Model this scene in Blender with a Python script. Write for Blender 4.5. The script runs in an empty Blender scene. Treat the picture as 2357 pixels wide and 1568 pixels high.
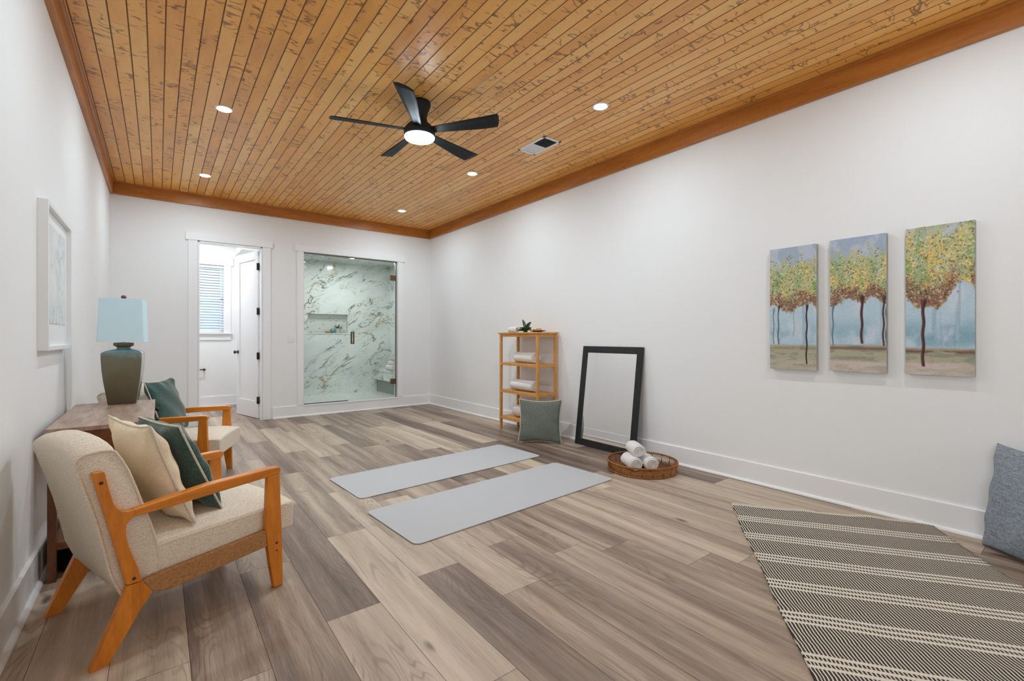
import bpy, bmesh, math, random
import numpy as np
from mathutils import Vector, Matrix, Euler
PI = math.pi
sc = bpy.context.scene
COL = sc.collection
random.seed(7)

# ------------------------------------------------------------------ camera
cd = bpy.data.cameras.new('camera'); cam = bpy.data.objects.new('camera', cd); COL.objects.link(cam)
cd.sensor_width = 36.0; cd.sensor_fit = 'HORIZONTAL'
cd.lens = 36.0 * 1059.0 / 2357.0
cd.shift_y = -7.5 / 2357.0
cd.clip_start = 0.02; cd.clip_end = 100
cam.location = (0, 0, 1.18); cam.rotation_euler = (PI / 2, 0, -math.radians(37.525))
sc.camera = cam
# ------------------------------------------------------------------ world (sky outside the windows)
w = bpy.data.worlds.new('world'); sc.world = w; w.use_nodes = True
w.node_tree.nodes['Background'].inputs[0].default_value = (0.62, 0.78, 1.0, 1)
w.node_tree.nodes['Background'].inputs[1].default_value = 0.10
# ------------------------------------------------------------------ exposure
vs = sc.view_settings; vs.view_transform = 'Standard'; vs.look = 'None'; vs.gamma = 1.0; vs.use_curve_mapping = False
vs.exposure = 2.03
sc.cycles.max_bounces = 10; sc.cycles.diffuse_bounces = 6; sc.cycles.glossy_bounces = 5
sc.cycles.transparent_max_bounces = 12; sc.cycles.caustics_reflective = False; sc.cycles.caustics_refractive = False
sc.cycles.sample_clamp_indirect = 6.0
try: sc.cycles.use_denoising = True
except Exception: pass
LAMP = 140.0        # recessed light lens emission
# area lights: bathroom window daylight, plus two added fills behind the camera
def area(name, loc, rot, sx, sy, power, col=(1, 1, 1)):
    l = bpy.data.lights.new(name, 'AREA'); l.shape = 'RECTANGLE'; l.size = sx; l.size_y = sy; l.energy = power; l.color = col
    o = bpy.data.objects.new(name, l); COL.objects.link(o); o.location = loc; o.rotation_euler = rot
    return o
area('fill_light_near', (3.05, -2.26, 1.6), (PI / 2, 0, 0), 1.0, 1.5, 3, (0.80, 0.92, 1.0))  # added fill that softens the shading; its window is made up
area('fill_light_side', (-0.56, -1.05, 1.55), (0, -PI / 2, 0), 1.5, 1.4, 9, (0.80, 0.92, 1.0))  # added fill that lifts the ambient level, no known window here
area('daylight_bath_window', (0.47, 9.52, 1.85), (-PI / 2, 0, 0), 0.8, 1.1, 4, (0.80, 0.90, 1.0))

# ------------------------------------------------------------------ helpers
def srgb(r, g, b):
    f = lambda c: (c / 255 / 12.92) if c / 255 <= 0.04045 else ((c / 255 + 0.055) / 1.055) ** 2.4
    return (f(r), f(g), f(b), 1.0)
class NT:
    def __init__(s, name, rough=0.5, color=(0.8, 0.8, 0.8, 1), metal=0.0, spec=0.5):
        s.m = bpy.data.materials.new(name); s.m.use_nodes = True; s.t = s.m.node_tree
        s.b = s.t.nodes['Principled BSDF']; s.b.inputs['Base Color'].default_value = color
        s.b.inputs['Roughness'].default_value = rough; s.b.inputs['Metallic'].default_value = metal
        s.b.inputs['Specular IOR Level'].default_value = spec
    def n(s, typ, ins=None, **kw):
        nd = s.t.nodes.new(typ)
        for k, v in kw.items(): setattr(nd, k, v)
        if ins:
            for k, v in ins.items():
                sk = nd.inputs[k]
                if isinstance(v, bpy.types.NodeSocket): s.t.links.new(v, sk)
                else: sk.default_value = v
        return nd
    def math(s, op, a, b=0.0, c=0.0, clamp=False):
        nd = s.n('ShaderNodeMath', {0: a, 1: b, 2: c}, operation=op); nd.use_clamp = clamp; return nd.outputs[0]
    def noise(s, vec, scale=5, detail=3, rough=0.5, dist=0.0, dims='3D'):
        return s.n('ShaderNodeTexNoise', {'Vector': vec, 'Scale': scale, 'Detail': detail, 'Roughness': rough, 'Distortion': dist}, noise_dimensions=dims).outputs[0]
    def ramp(s, fac, stops, interp='LINEAR'):
        nd = s.n('ShaderNodeValToRGB', {'Fac': fac}); cr = nd.color_ramp; cr.interpolation = interp
        cr.elements[0].position = stops[0][0]; cr.elements[0].color = stops[0][1]
        cr.elements[1].position = stops[1][0]; cr.elements[1].color = stops[1][1]
        for p, c in stops[2:]:
            e = cr.elements.new(p); e.color = c
        return nd.outputs[0]
    def mix(s, fac, a, b, blend='MIX'):
        nd = s.n('ShaderNodeMix', data_type='RGBA', blend_type=blend)
        for i, v in ((0, fac), (6, a), (7, b)):
            if isinstance(v, bpy.types.NodeSocket): s.t.links.new(v, nd.inputs[i])
            else: nd.inputs[i].default_value = v
        return nd.outputs[2]
    def smooth(s, x, lo, hi, a=0.0, b=1.0):
        nd = s.n('ShaderNodeMapRange', {0: x, 1: lo, 2: hi, 3: a, 4: b}, interpolation_type='SMOOTHSTEP'); return nd.outputs[0]
    def obj(s): return s.n('ShaderNodeTexCoord').outputs['Object']
    def mapv(s, vec, scale=(1, 1, 1), loc=(0, 0, 0), rot=(0, 0, 0)):
        return s.n('ShaderNodeMapping', {'Vector': vec, 'Scale': scale, 'Location': loc, 'Rotation': rot}).outputs[0]
    def sep(s, vec): return s.n('ShaderNodeSeparateXYZ', {0: vec}).outputs
    def comb(s, x, y, z): return s.n('ShaderNodeCombineXYZ', {0: x, 1: y, 2: z}).outputs[0]
    def base(s, c): s.t.links.new(c, s.b.inputs['Base Color'])
    def rough(s, c): s.t.links.new(c, s.b.inputs['Roughness'])
    def bump(s, h, dist=0.002, strength=1.0):
        nd = s.n('ShaderNodeBump', {'Height': h, 'Distance': dist, 'Strength': strength}); s.t.links.new(nd.outputs[0], s.b.inputs['Normal'])

def plain(name, col, rough=0.5, metal=0.0, spec=0.5, nz=0.0, nscale=60, bump=0.0):
    k = NT(name, rough, col, metal, spec)
    if nz or bump:
        f = k.noise(k.obj(), nscale, 3, 0.6)
        if nz:
            c2 = tuple(max(0, c * (1 - nz)) for c in col[:3]) + (1,)
            k.base(k.mix(k.smooth(f, 0.3, 0.7), col, c2))
        if bump: k.bump(f, bump)
    return k.m
def wood(name, light, dark, axis=0, rough=0.38, scale=1.0, freq=26, contrast=1.0):
    k = NT(name, rough)
    sc3 = [7 * scale] * 3; sc3[axis] = 1.0 * scale
    v = k.mapv(k.obj(), sc3)
    a = k.noise(v, 4, 5, 0.62, 0.6); b = k.noise(k.mapv(k.obj(), [x * 8 for x in sc3]), 5, 2, 0.5)
    f = k.math('ADD', k.math('MULTIPLY', a, 0.75), k.math('MULTIPLY', b, 0.25))
    k.base(k.ramp(f, [(0.5 - 0.2 * contrast, dark), (0.5 + 0.16 * contrast, light)]))
    k.bump(f, 0.0006, 0.5)
    return k.m

class B:
    """collects shapes in one bmesh"""
    def __init__(s): s.b = bmesh.new()
    def box(s, c, d, rot=None, about=None, mi=0):
        r = bmesh.ops.create_cube(s.b, size=1.0); vv = r['verts']
        bmesh.ops.scale(s.b, vec=d, verts=vv)
        if rot is not None: bmesh.ops.rotate(s.b, cent=(0, 0, 0), matrix=Euler(rot).to_matrix(), verts=vv)
        bmesh.ops.translate(s.b, vec=c, verts=vv)
        for f in {f for v in vv for f in v.link_faces}: f.material_index = mi
        return s
    def mm(s, a, b, mi=0):
        return s.box([(a[i] + b[i]) / 2 for i in range(3)], [abs(b[i] - a[i]) for i in range(3)], mi=mi)
    def prism(s, poly, ext, axis='y', lo=0.0, inset=None):
        """poly of (a,b) pairs extruded along axis from lo to lo+ext"""
        def P(a, b, e):
            return {'y': (a, e, b), 'x': (e, a, b), 'z': (a, b, e)}[axis]
        v0 = [s.b.verts.new(P(a, b, lo)) for a, b in poly]; v1 = [s.b.verts.new(P(a, b, lo + ext)) for a, b in poly]
        n = len(poly); fs = [s.b.faces.new(v0), s.b.faces.new(list(reversed(v1)))]
        for i in range(n): fs.append(s.b.faces.new((v0[i], v1[i], v1[(i + 1) % n], v0[(i + 1) % n])))
        bmesh.ops.recalc_face_normals(s.b, faces=fs)
        return s
    def lathe(s, prof, seg=32, c=(0, 0, 0), axis='z', square=None, cap=True):
        rings = []
        for r, z in prof:
            ring = []
            for i in range(seg):
                a = 2 * PI * i / seg
                ca, sa = math.cos(a), math.sin(a)
                if square:
                    q = (abs(ca) ** square + abs(sa) ** square) ** (-1 / square); ca *= q; sa *= q
                p = {'z': (r * ca, r * sa, z), 'x': (z, r * ca, r * sa), 'y': (r * ca, z, r * sa)}[axis]
                ring.append(s.b.verts.new((p[0] + c[0], p[1] + c[1], p[2] + c[2])))
            rings.append(ring)
        fs = []
        for a, b in zip(rings, rings[1:]):
            for i in range(seg): fs.append(s.b.faces.new((a[i], a[(i + 1) % seg], b[(i + 1) % seg], b[i])))
        if cap:
            fs.append(s.b.faces.new(list(reversed(rings[0])))); fs.append(s.b.faces.new(rings[-1]))
        bmesh.ops.recalc_face_normals(s.b, faces=fs)
        return s
    def tube(s, pts, r, seg=8, closed=False, cap=True):
        pts = [Vector(p) for p in pts]; n = len(pts); rings = []
        up = Vector((0, 0, 1)); pn = None
        for i, p in enumerate(pts):
            if closed: t = (pts[(i + 1) % n] - pts[i - 1])
            else: t = pts[min(i + 1, n - 1)] - pts[max(i - 1, 0)]
            t.normalize()
            if pn is None:
                pn = t.cross(up)
                if pn.length < 1e-3: pn = t.cross(Vector((1, 0, 0)))
            pn = (pn - t * pn.dot(t)).normalized(); bn = t.cross(pn)
            rr = r[i] if isinstance(r, (list, tuple)) else r
            rings.append([s.b.verts.new(p + (pn * math.cos(2 * PI * k / seg) + bn * math.sin(2 * PI * k / seg)) * rr) for k in range(seg)])
        for i in range(n if closed else n - 1):
            a, b = rings[i], rings[(i + 1) % n]
            for k in range(seg): s.b.faces.new((a[k], a[(k + 1) % seg], b[(k + 1) % seg], b[k]))
        if not closed and cap:
            s.b.faces.new(list(reversed(rings[0]))); s.b.faces.new(rings[-1])
        return s
    def build(s, name, m, parent=None, bevel=0, smooth=False, sub=0, loc=None, rot=None, seg=2):
        me = bpy.data.meshes.new(name); s.b.normal_update(); s.b.to_mesh(me); s.b.free()
        for mm_ in (m if isinstance(m, (list, tuple)) else [m]): me.materials.append(mm_)
        return link(name, me, parent, bevel, smooth, sub, loc, rot, seg)
def link(name, me, parent=None, bevel=0, smooth=False, sub=0, loc=None, rot=None, seg=2):
    o = bpy.data.objects.new(name, me); COL.objects.link(o)
    if parent: o.parent = parent
    if loc: o.location = loc
    if rot: o.rotation_euler = rot
    if bevel:
        md = o.modifiers.new('bevel', 'BEVEL'); md.width = bevel; md.segments = seg; md.limit_method = 'ANGLE'; md.angle_limit = math.radians(35)
    if sub:
        md = o.modifiers.new('sub', 'SUBSURF'); md.levels = sub; md.render_levels = sub
    if smooth or sub:
        for p in me.polygons: p.use_smooth = True
    elif bevel:
        for p in me.polygons: p.use_smooth = True
        try: o.modifiers['bevel'].harden_normals = True
        except Exception: pass
    return o
def raw(name, verts, faces, m, parent=None, **kw):
    me = bpy.data.meshes.new(name); me.from_pydata([tuple(v) for v in verts], [], faces); me.update()
    for mm_ in (m if isinstance(m, (list, tuple)) else [m]): me.materials.append(mm_)
    return link(name, me, parent, **kw)
def tag(o, label, cat, group=None):
    o['label'] = label; o['category'] = cat
    if group: o['group'] = group
    return o
def thing(name, label, cat, loc=(0, 0, 0), rotz=0.0, group=None):
    o = bpy.data.objects.new(name, None); COL.objects.link(o); o.location = loc; o.rotation_euler = (0, 0, rotz)
    o.empty_display_size = 0.1
    return tag(o, label, cat, group)
def struct(o): o['kind'] = 'structure'; return o
def sempty(name, loc=(0, 0, 0), rotz=0):
    o = bpy.data.objects.new(name, None); COL.objects.link(o); o.location = loc; o.rotation_euler = (0, 0, rotz); return struct(o)
def dup(root, loc, rotz=None, label=None, group=None):
    r = root.copy(); COL.objects.link(r); r.location = loc
    if rotz is not None: r.rotation_euler = (0, 0, rotz)
    if label: r['label'] = label
    if group: r['group'] = group
    def rec(src, dst):
        for ch in list(src.children):
            c = ch.copy(); COL.objects.link(c); c.parent = dst; rec(ch, c)
    rec(root, r)
    return r

# ------------------------------------------------------------------ materials
M = {}
M['wall'] = plain('wall_paint', (0.86, 0.86, 0.86, 1), 0.85, spec=0.25, bump=0.0004, nscale=180)
M['trim'] = plain('trim_paint', (0.88, 0.88, 0.885, 1), 0.32, spec=0.45)
M['black'] = plain('black_metal', srgb(22, 22, 24), 0.42, spec=0.5)
M['fan'] = plain('fan_black', srgb(28, 30, 34), 0.6, spec=0.35, nz=0.15, nscale=30)
M['white'] = plain('white_plastic', srgb(236, 236, 236), 0.35)
M['bronze'] = plain('bronze', srgb(120, 92, 74), 0.35, metal=0.85)
M['chrome'] = plain('brushed_channel', srgb(130, 132, 130), 0.35, metal=0.9)
M['mat'] = plain('yoga_mat_foam', srgb(190, 190, 192), 0.75, spec=0.3, nz=0.04, nscale=300, bump=0.0004)
M['oak'] = wood('honey_wood', srgb(236, 146, 44), srgb(184, 100, 20), 0, 0.32, contrast=1.3)
M['oakz'] = wood('honey_wood_upright', srgb(236, 146, 44), srgb(184, 100, 20), 2, 0.32, contrast=1.3)
M['bamboo'] = wood('bamboo_wood', srgb(226, 164, 92), srgb(188, 124, 56), 1, 0.4)
M['bambooz'] = wood('bamboo_wood_upright', srgb(226, 164, 92), srgb(188, 124, 56), 2, 0.4)
M['walnut'] = wood('walnut_wood', srgb(140, 86, 46), srgb(84, 46, 20), 1, 0.4)
M['walnutz'] = wood('walnut_wood_upright', srgb(128, 76, 38), srgb(76, 40, 16), 2, 0.4)
M['wtop'] = wood('weathered_table_top', srgb(198, 170, 150), srgb(132, 104, 88), 1, 0.35, contrast=1.1)
M['trimwood'] = wood('stained_trim_wood', srgb(196, 126, 58), srgb(158, 94, 36), 1, 0.35, 0.7)
M['trimwoodx'] = wood('stained_trim_wood_across', srgb(196, 126, 58), srgb(158, 94, 36), 0, 0.35, 0.7)
def fabric(name, col, col2, sc_=420, rough=0.95, bump=0.0008, sheen=0.0, streak=None):
    k = NT(name, rough, spec=0.2)
    o = k.obj()
    a = k.noise(k.mapv(o, (1, 1, 0.25)), sc_, 2, 0.6); b = k.noise(k.mapv(o, (0.3, 0.3, 1)), sc_ * 0.8, 2, 0.6)
    f = k.math('MULTIPLY', k.math('ADD', a, b), 0.5)
    if streak:
        f = k.math('ADD', k.math('MULTIPLY', f, 0.7), k.math('MULTIPLY', k.noise(k.mapv(o, streak), 30, 2, 0.6), 0.3))
    k.base(k.mix(k.smooth(f, 0.38, 0.6), col2, col)); k.bump(f, bump)
    if sheen:
        k.b.inputs['Sheen Weight'].default_value = sheen; k.b.inputs['Sheen Roughness'].default_value = 0.4
    return k.m
M['linen'] = fabric('oatmeal_linen', srgb(242, 231, 214), srgb(206, 191, 170), 700, bump=0.0004)
M['cream'] = fabric('cream_cotton', srgb(246, 229, 202), srgb(236, 217, 188), 300, bump=0.0004)
M['velvet'] = fabric('green_velvet', srgb(72, 98, 92), srgb(50, 74, 70), 260, 0.8, 0.0003, 0.5)
M['velvetg'] = fabric('grey_green_velvet', srgb(118, 122, 112), srgb(94, 99, 91), 260, 0.8, 0.0003, 0.4)
M['grey'] = fabric('blue_grey_weave', srgb(156, 164, 173), srgb(118, 126, 137), 200, 0.95, 0.0008, 0.0, (0.3, 0.3, 6))
M['piping'] = fabric('off_white_cord', srgb(226, 222, 208), srgb(198, 190, 170), 500)
M['towel'] = fabric('white_terry', srgb(242, 240, 238), srgb(222, 218, 214), 500, bump=0.0025)
M['rattan'] = wood('rattan', srgb(186, 116, 44), srgb(44, 22, 6), 2, 0.5, 7, contrast=0.8)
M['rdark'] = plain('rattan_shadow', srgb(70, 40, 14), 0.7)
M['cord'] = plain('woven_cord', srgb(186, 134, 82), 0.75, nz=0.32, nscale=90, bump=0.0006)
M['leaf'] = plain('leaf_green', srgb(44, 88, 34), 0.4, nz=0.35, nscale=40)
def emit(name, col, st):
    k = NT(name); k.b.inputs['Emission Color'].default_value = col; k.b.inputs['Emission Strength'].default_value = st
    k.b.inputs['Base Color'].default_value = (0.8, 0.8, 0.8, 1); return k.m
M['lens'] = emit('lamp_lens', (0.75, 0.90, 1.0, 1), LAMP)
M['fanlens'] = emit('fan_lens', (0.75, 0.90, 1.0, 1), 34.0)

def floor_mat():
    k = NT('plank_floor', 0.42, spec=0.4)
    uv = k.n('ShaderNodeUVMap', uv_map='UVMap').outputs[0]
    at = k.n('ShaderNodeAttribute', attribute_name='tone').outputs['Color']; t = k.sep(at)
    tone, seed, hue = t[0], t[1], t[2]
    u = k.sep(uv)
    sd = k.math('MULTIPLY', seed, 57.0)
    broad = k.noise(k.comb(k.math('MULTIPLY', u[0], 0.55), k.math('MULTIPLY', u[1], 9.0), sd), 1.0, 2, 0.5)
    mid = k.noise(k.comb(k.math('MULTIPLY', u[0], 2.0), k.math('MULTIPLY', u[1], 30.0), sd), 1.0, 4, 0.65, 0.6)
    fine = k.noise(k.comb(k.math('MULTIPLY', u[0], 9.0), k.math('MULTIPLY', u[1], 230.0), sd), 1.0, 2, 0.6)
    # cathedral grain lines
    cw = k.noise(k.comb(k.math('MULTIPLY', u[0], 1.1), k.math('MULTIPLY', u[1], 7.0), sd), 1.0, 1, 0.4, 0.4)
    rings = k.math('SINE', k.math('MULTIPLY', cw, 120.0))
    rings = k.math('MULTIPLY', k.smooth(rings, 0.3, 1.0), k.smooth(k.noise(k.comb(u[0], k.math('MULTIPLY', u[1], 5.0), sd), 1.3, 1, 0.5), 0.5, 0.62))
    val = k.math('ADD', tone, k.math('MULTIPLY', k.math('SUBTRACT', broad, 0.5), 1.25))
    val = k.math('ADD', val, k.math('MULTIPLY', k.math('SUBTRACT', mid, 0.5), 0.62))
    val = k.math('ADD', val, k.math('MULTIPLY', k.math('SUBTRACT', fine, 0.5), 0.42))
    c = k.ramp(val, [(0.0, srgb(94, 77, 66)), (1.0, srgb(206, 187, 166)), (0.33, srgb(136, 117, 103)), (0.62, srgb(173, 154, 135))])
    c = k.mix(k.math('MULTIPLY', rings, 0.30), c, srgb(90, 72, 62))
    # knots
    kv = k.n('ShaderNodeTexVoronoi', {'Vector': k.comb(k.math('MULTIPLY', u[0], 1.9), k.math('MULTIPLY', u[1], 5.2), sd), 'Scale': 1.0, 'Randomness': 1.0}, feature='F1')
    kd = k.math('ADD', kv.outputs['Distance'], k.math('MULTIPLY', k.math('SUBTRACT', mid, 0.5), 0.10))
    kn = k.math('MULTIPLY', k.smooth(kd, 0.02, 0.13, 1.0, 0.0), k.smooth(k.sep(kv.outputs['Color'])[0], 0.42, 0.50))
    c = k.mix(k.math('MULTIPLY', kn, 0.8), c, srgb(66, 52, 44))
    k.base(c); k.bump(k.math('ADD', fine, k.math('MULTIPLY', mid, 0.6)), 0.0006, 0.5)
    k.rough(k.smooth(mid, 0.3, 0.7, 0.36, 0.5))
    return k.m
def ceil_mat():
    k = NT('knotty_pine', 0.3, spec=0.6)
    uv = k.n('ShaderNodeUVMap', uv_map='UVMap').outputs[0]
    t = k.sep(k.n('ShaderNodeAttribute', attribute_name='tone').outputs['Color'])
    tone, seed, gro = t[0], t[1], t[2]
    u = k.sep(uv); sd = k.math('MULTIPLY', seed, 91.0)
    broad = k.noise(k.comb(k.math('MULTIPLY', u[0], 2.2), k.math('MULTIPLY', u[1], 8.0), sd), 1.0, 3, 0.55)
    fine = k.noise(k.comb(k.math('MULTIPLY', u[0], 3.0), k.math('MULTIPLY', u[1], 160.0), sd), 1.0, 3, 0.6)
    val = k.math('ADD', k.math('ADD', k.math('MULTIPLY', tone, 0.55), 0.24), k.math('MULTIPLY', k.math('SUBTRACT', broad, 0.5), 0.7))
    val = k.math('ADD', val, k.math('MULTIPLY', k.math('SUBTRACT', fine, 0.5), 0.22))
    c = k.ramp(val, [(0.0, srgb(196, 124, 52)), (1.0, srgb(252, 208, 134)), (0.5, srgb(243, 175, 86))])
    # wavy cross grain flecks
    n1 = k.noise(k.comb(k.math('MULTIPLY', u[0], 13.0), k.math('MULTIPLY', u[1], 5.0), sd), 1.0, 2, 0.5, 0.25)
    ridge = k.smooth(k.math('ABSOLUTE', k.math('SUBTRACT', n1, 0.5)), 0.0, 0.036, 1.0, 0.0)
    msk = k.smooth(k.noise(k.comb(k.math('MULTIPLY', u[0], 4.0), k.math('MULTIPLY', u[1], 9.0), k.math('ADD', sd, 5.0)), 1.0, 2, 0.6), 0.46, 0.60)
    fl = k.math('MULTIPLY', ridge, msk)
    c = k.mix(k.math('MULTIPLY', fl, 0.80), c, srgb(104, 54, 12))
    # knots
    kv = k.n('ShaderNodeTexVoronoi', {'Vector': k.comb(k.math('MULTIPLY', u[0], 3.6), k.math('MULTIPLY', u[1], 11.0), sd), 'Scale': 1.0}, feature='F1')
    kd = k.math('ADD', kv.outputs['Distance'], k.math('MULTIPLY', k.math('SUBTRACT', n1, 0.5), 0.15))
    kn = k.math('MULTIPLY', k.smooth(kd, 0.02, 0.15, 1.0, 0.0), k.smooth(k.sep(kv.outputs['Color'])[0], 0.70, 0.76))
    c = k.mix(k.math('MULTIPLY', kn, 0.85), c, srgb(82, 42, 14))
    c = k.mix(gro, c, srgb(110, 62, 22))
    k.base(c)
    k.rough(k.smooth(broad, 0.3, 0.7, 0.30, 0.42))
    k.bump(k.math('ADD', k.noise(k.comb(k.math('MULTIPLY', u[0], 14.0), k.math('MULTIPLY', u[1], 10.0), sd), 1.0, 2, 0.5), k.math('MULTIPLY', fl, -0.4)), 0.0012, 0.6)
    return k.m
def marble(name, grid=None):
    k = NT(name, 0.16, spec=0.5)
    o = k.obj()
    v = k.mapv(o, (1, 1, 1), rot=(0, math.radians(32), 0))
    v = k.mapv(v, (0.85, 0.85, 2.0))
    def vein(scale, wdt, off, det=5, dist=0.6):
        n = k.noise(k.mapv(v, loc=(off, off, off)), scale, det, 0.62, dist)
        return k.smooth(k.math('ABSOLUTE', k.math('SUBTRACT', n, 0.5)), 0.0, wdt, 1.0, 0.0)
    m1 = k.smooth(k.noise(k.mapv(v, loc=(9, 3, 5)), 1.9, 2, 0.5), 0.43, 0.56)
    m2 = k.smooth(k.noise(k.mapv(v, loc=(1, 8, 2)), 2.4, 2, 0.5), 0.44, 0.58)
    a = k.math('MULTIPLY', vein(2.1, 0.030, 3.0, 6, 0.9), m1)
    b = k.math('MULTIPLY', vein(4.2, 0.026, 11.0, 7, 1.3), m2)
    c = k.mix(k.smooth(k.noise(v, 1.5, 3, 0.5), 0.35, 0.7), srgb(236, 239, 236), srgb(218, 223, 220))
    c = k.mix(k.math('MULTIPLY', b, 0.55), c, srgb(120, 118, 112))
    gold = k.smooth(k.noise(k.mapv(v, loc=(4, 4, 9)), 3.0, 2, 0.5), 0.48, 0.60)
    c = k.mix(k.math('MULTIPLY', a, 0.9), c, k.mix(gold, srgb(96, 92, 88), srgb(186, 148, 66)))
    k.base(c)
    return k.m
M['floor'] = floor_mat(); M['ceil'] = ceil_mat(); M['marble'] = marble('shower_marble')
M['gap'] = plain('joint_dark', srgb(58, 48, 40), 0.8)
def mosaic():
    k = NT('pebble_mosaic', 0.4)
    vo = k.n('ShaderNodeTexVoronoi', {'Vector': k.obj(), 'Scale': 28.0}, feature='DISTANCE_TO_EDGE').outputs['Distance']
    vc = k.n('ShaderNodeTexVoronoi', {'Vector': k.obj(), 'Scale': 28.0}).outputs['Color']
    c = k.mix(k.smooth(vo, 0.02, 0.07), srgb(200, 204, 198), k.mix(k.sep(vc)[0], srgb(222, 226, 220), srgb(240, 242, 238)))
    k.base(c); return k.m
M['mosaic'] = mosaic()
def terrazzo():
    k = NT('niche_tile', 0.3)
    vo = k.n('ShaderNodeTexVoronoi', {'Vector': k.mapv(k.obj(), (1, 1, 3.2), rot=(0, 0.7, 0)), 'Scale': 9.0}).outputs['Distance']
    k.base(k.mix(k.smooth(vo, 0.13, 0.18), srgb(90, 90, 90), srgb(222, 224, 220))); return k.m
M['niche'] = terrazzo()
def glass():
    k = NT('clear_glass'); t = k.t
    tr = k.n('ShaderNodeBsdfTransparent', {'Color': (0.965, 0.985, 0.976, 1)}); gl = k.n('ShaderNodeBsdfGlossy', {'Color': (1, 1, 1, 1), 'Roughness': 0.01})
    fr = k.n('ShaderNodeFresnel', {'IOR': 1.25})
    mx = k.n('ShaderNodeMixShader', {0: fr.outputs[0], 1: tr.outputs[0], 2: gl.outputs[0]})
    t.links.new(mx.outputs[0], t.nodes['Material Output'].inputs['Surface']); return k.m
M['glass'] = glass()
M['mirror'] = plain('mirror_silver', (0.92, 0.92, 0.92, 1), 0.01, metal=1.0)
def blackwood():
    k = NT('black_stained_wood', 0.45); v = k.mapv(k.obj(), (30, 30, 3))
    f = k.noise(v, 3, 4, 0.6); k.base(k.mix(k.smooth(f, 0.4, 0.7), srgb(16, 16, 18), srgb(34, 34, 38))); k.bump(f, 0.0008); return k.m
M['bwood'] = blackwood()

# ------------------------------------------------------------------ room shell
XL, XR, YB, YN, H = -0.47, 3.835, 7.385, -2.2, 3.072
T = 0.12
def wall_with_holes(name, axis, pos, thick, a0, a1, z0, z1, holes, mat):
    """axis 'y': wall plane y=pos spanning x a0..a1; thick goes +"""
    b = B(); xs = sorted({a0, a1, *[h[0] for h in holes], *[h[1] for h in holes]}); zs = sorted({z0, z1, *[h[2] for h in holes], *[h[3] for h in holes]})
    for i in range(len(xs) - 1):
        for j in range(len(zs) - 1):
            cx, cz = (xs[i] + xs[i + 1]) / 2, (zs[j] + zs[j + 1]) / 2
            if any(h[0] < cx < h[1] and h[2] < cz < h[3] for h in holes): continue
            if axis == 'y': b.mm((xs[i], pos, zs[j]), (xs[i + 1], pos + thick, zs[j + 1]))
            else: b.mm((pos, xs[i], zs[j]), (pos + thick, xs[i + 1], zs[j + 1]))
    bmesh.ops.remove_doubles(b.b, verts=b.b.verts, dist=1e-5)
    # drop interior faces shared by two boxes
    seen = {}
    for f in list(b.b.faces):
        key = tuple(round(c, 4) for c in f.calc_center_median()); seen.setdefault(key, []).append(f)
    bad = [f for fs in seen.values() if len(fs) > 1 for f in fs]
    bmesh.ops.delete(b.b, geom=bad, context='FACES')
    return struct(b.build(name, mat))
DX0, DX1, DZ = 0.414, 1.172, 2.462          # bathroom door opening
SX0, SX1, SZ0, SZ1 = 1.728, 3.216, 0.156, 2.462   # shower opening
wall_with_holes('wall_back', 'y', YB, T, XL - T, XR + T, 0, H + 0.1, [(DX0, DX1, 0, DZ), (SX0, SX1, SZ0, SZ1)], M['wall'])
wall_with_holes('wall_left', 'x', XL - T, T, YN, YB, 0, H + 0.1, [(-1.8, -0.3, 0.8, 2.3)], M['wall'])
wall_with_holes('wall_right', 'x', XR, T, YN, YB, 0, H + 0.1, [], M['wall'])
wall_with_holes('wall_near', 'y', YN - T, T, XL - T, XR + T, 0, H + 0.1, [(2.5, 3.6, 0.8, 2.4)], M['wall'])
# unseen window, added behind the camera as an opening for the near fill
wn = sempty('added_window_near', (3.05, YN - 0.06, 1.6))
b = B()
for x in (-0.52, 0, 0.52): b.box((x, 0, 0), (0.05, 0.08, 1.6))
for z in (-0.775, 0.775): b.box((0, 0, z), (1.1, 0.08, 0.05))
b.build('added_window_frame', M['trim'], wn)

wn = sempty('added_window_side', (XL - 0.06, -1.05, 1.55))  # unseen side window, added to give the side fill an opening
b = B()
for y in (-0.725, 0, 0.725): b.box((0, y, 0), (0.08, 0.05, 1.5))
for z in (-0.725, 0.725): b.box((0, 0, z), (0.08, 1.5, 0.05))
b.build('added_window_frame', M['trim'], wn)
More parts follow.
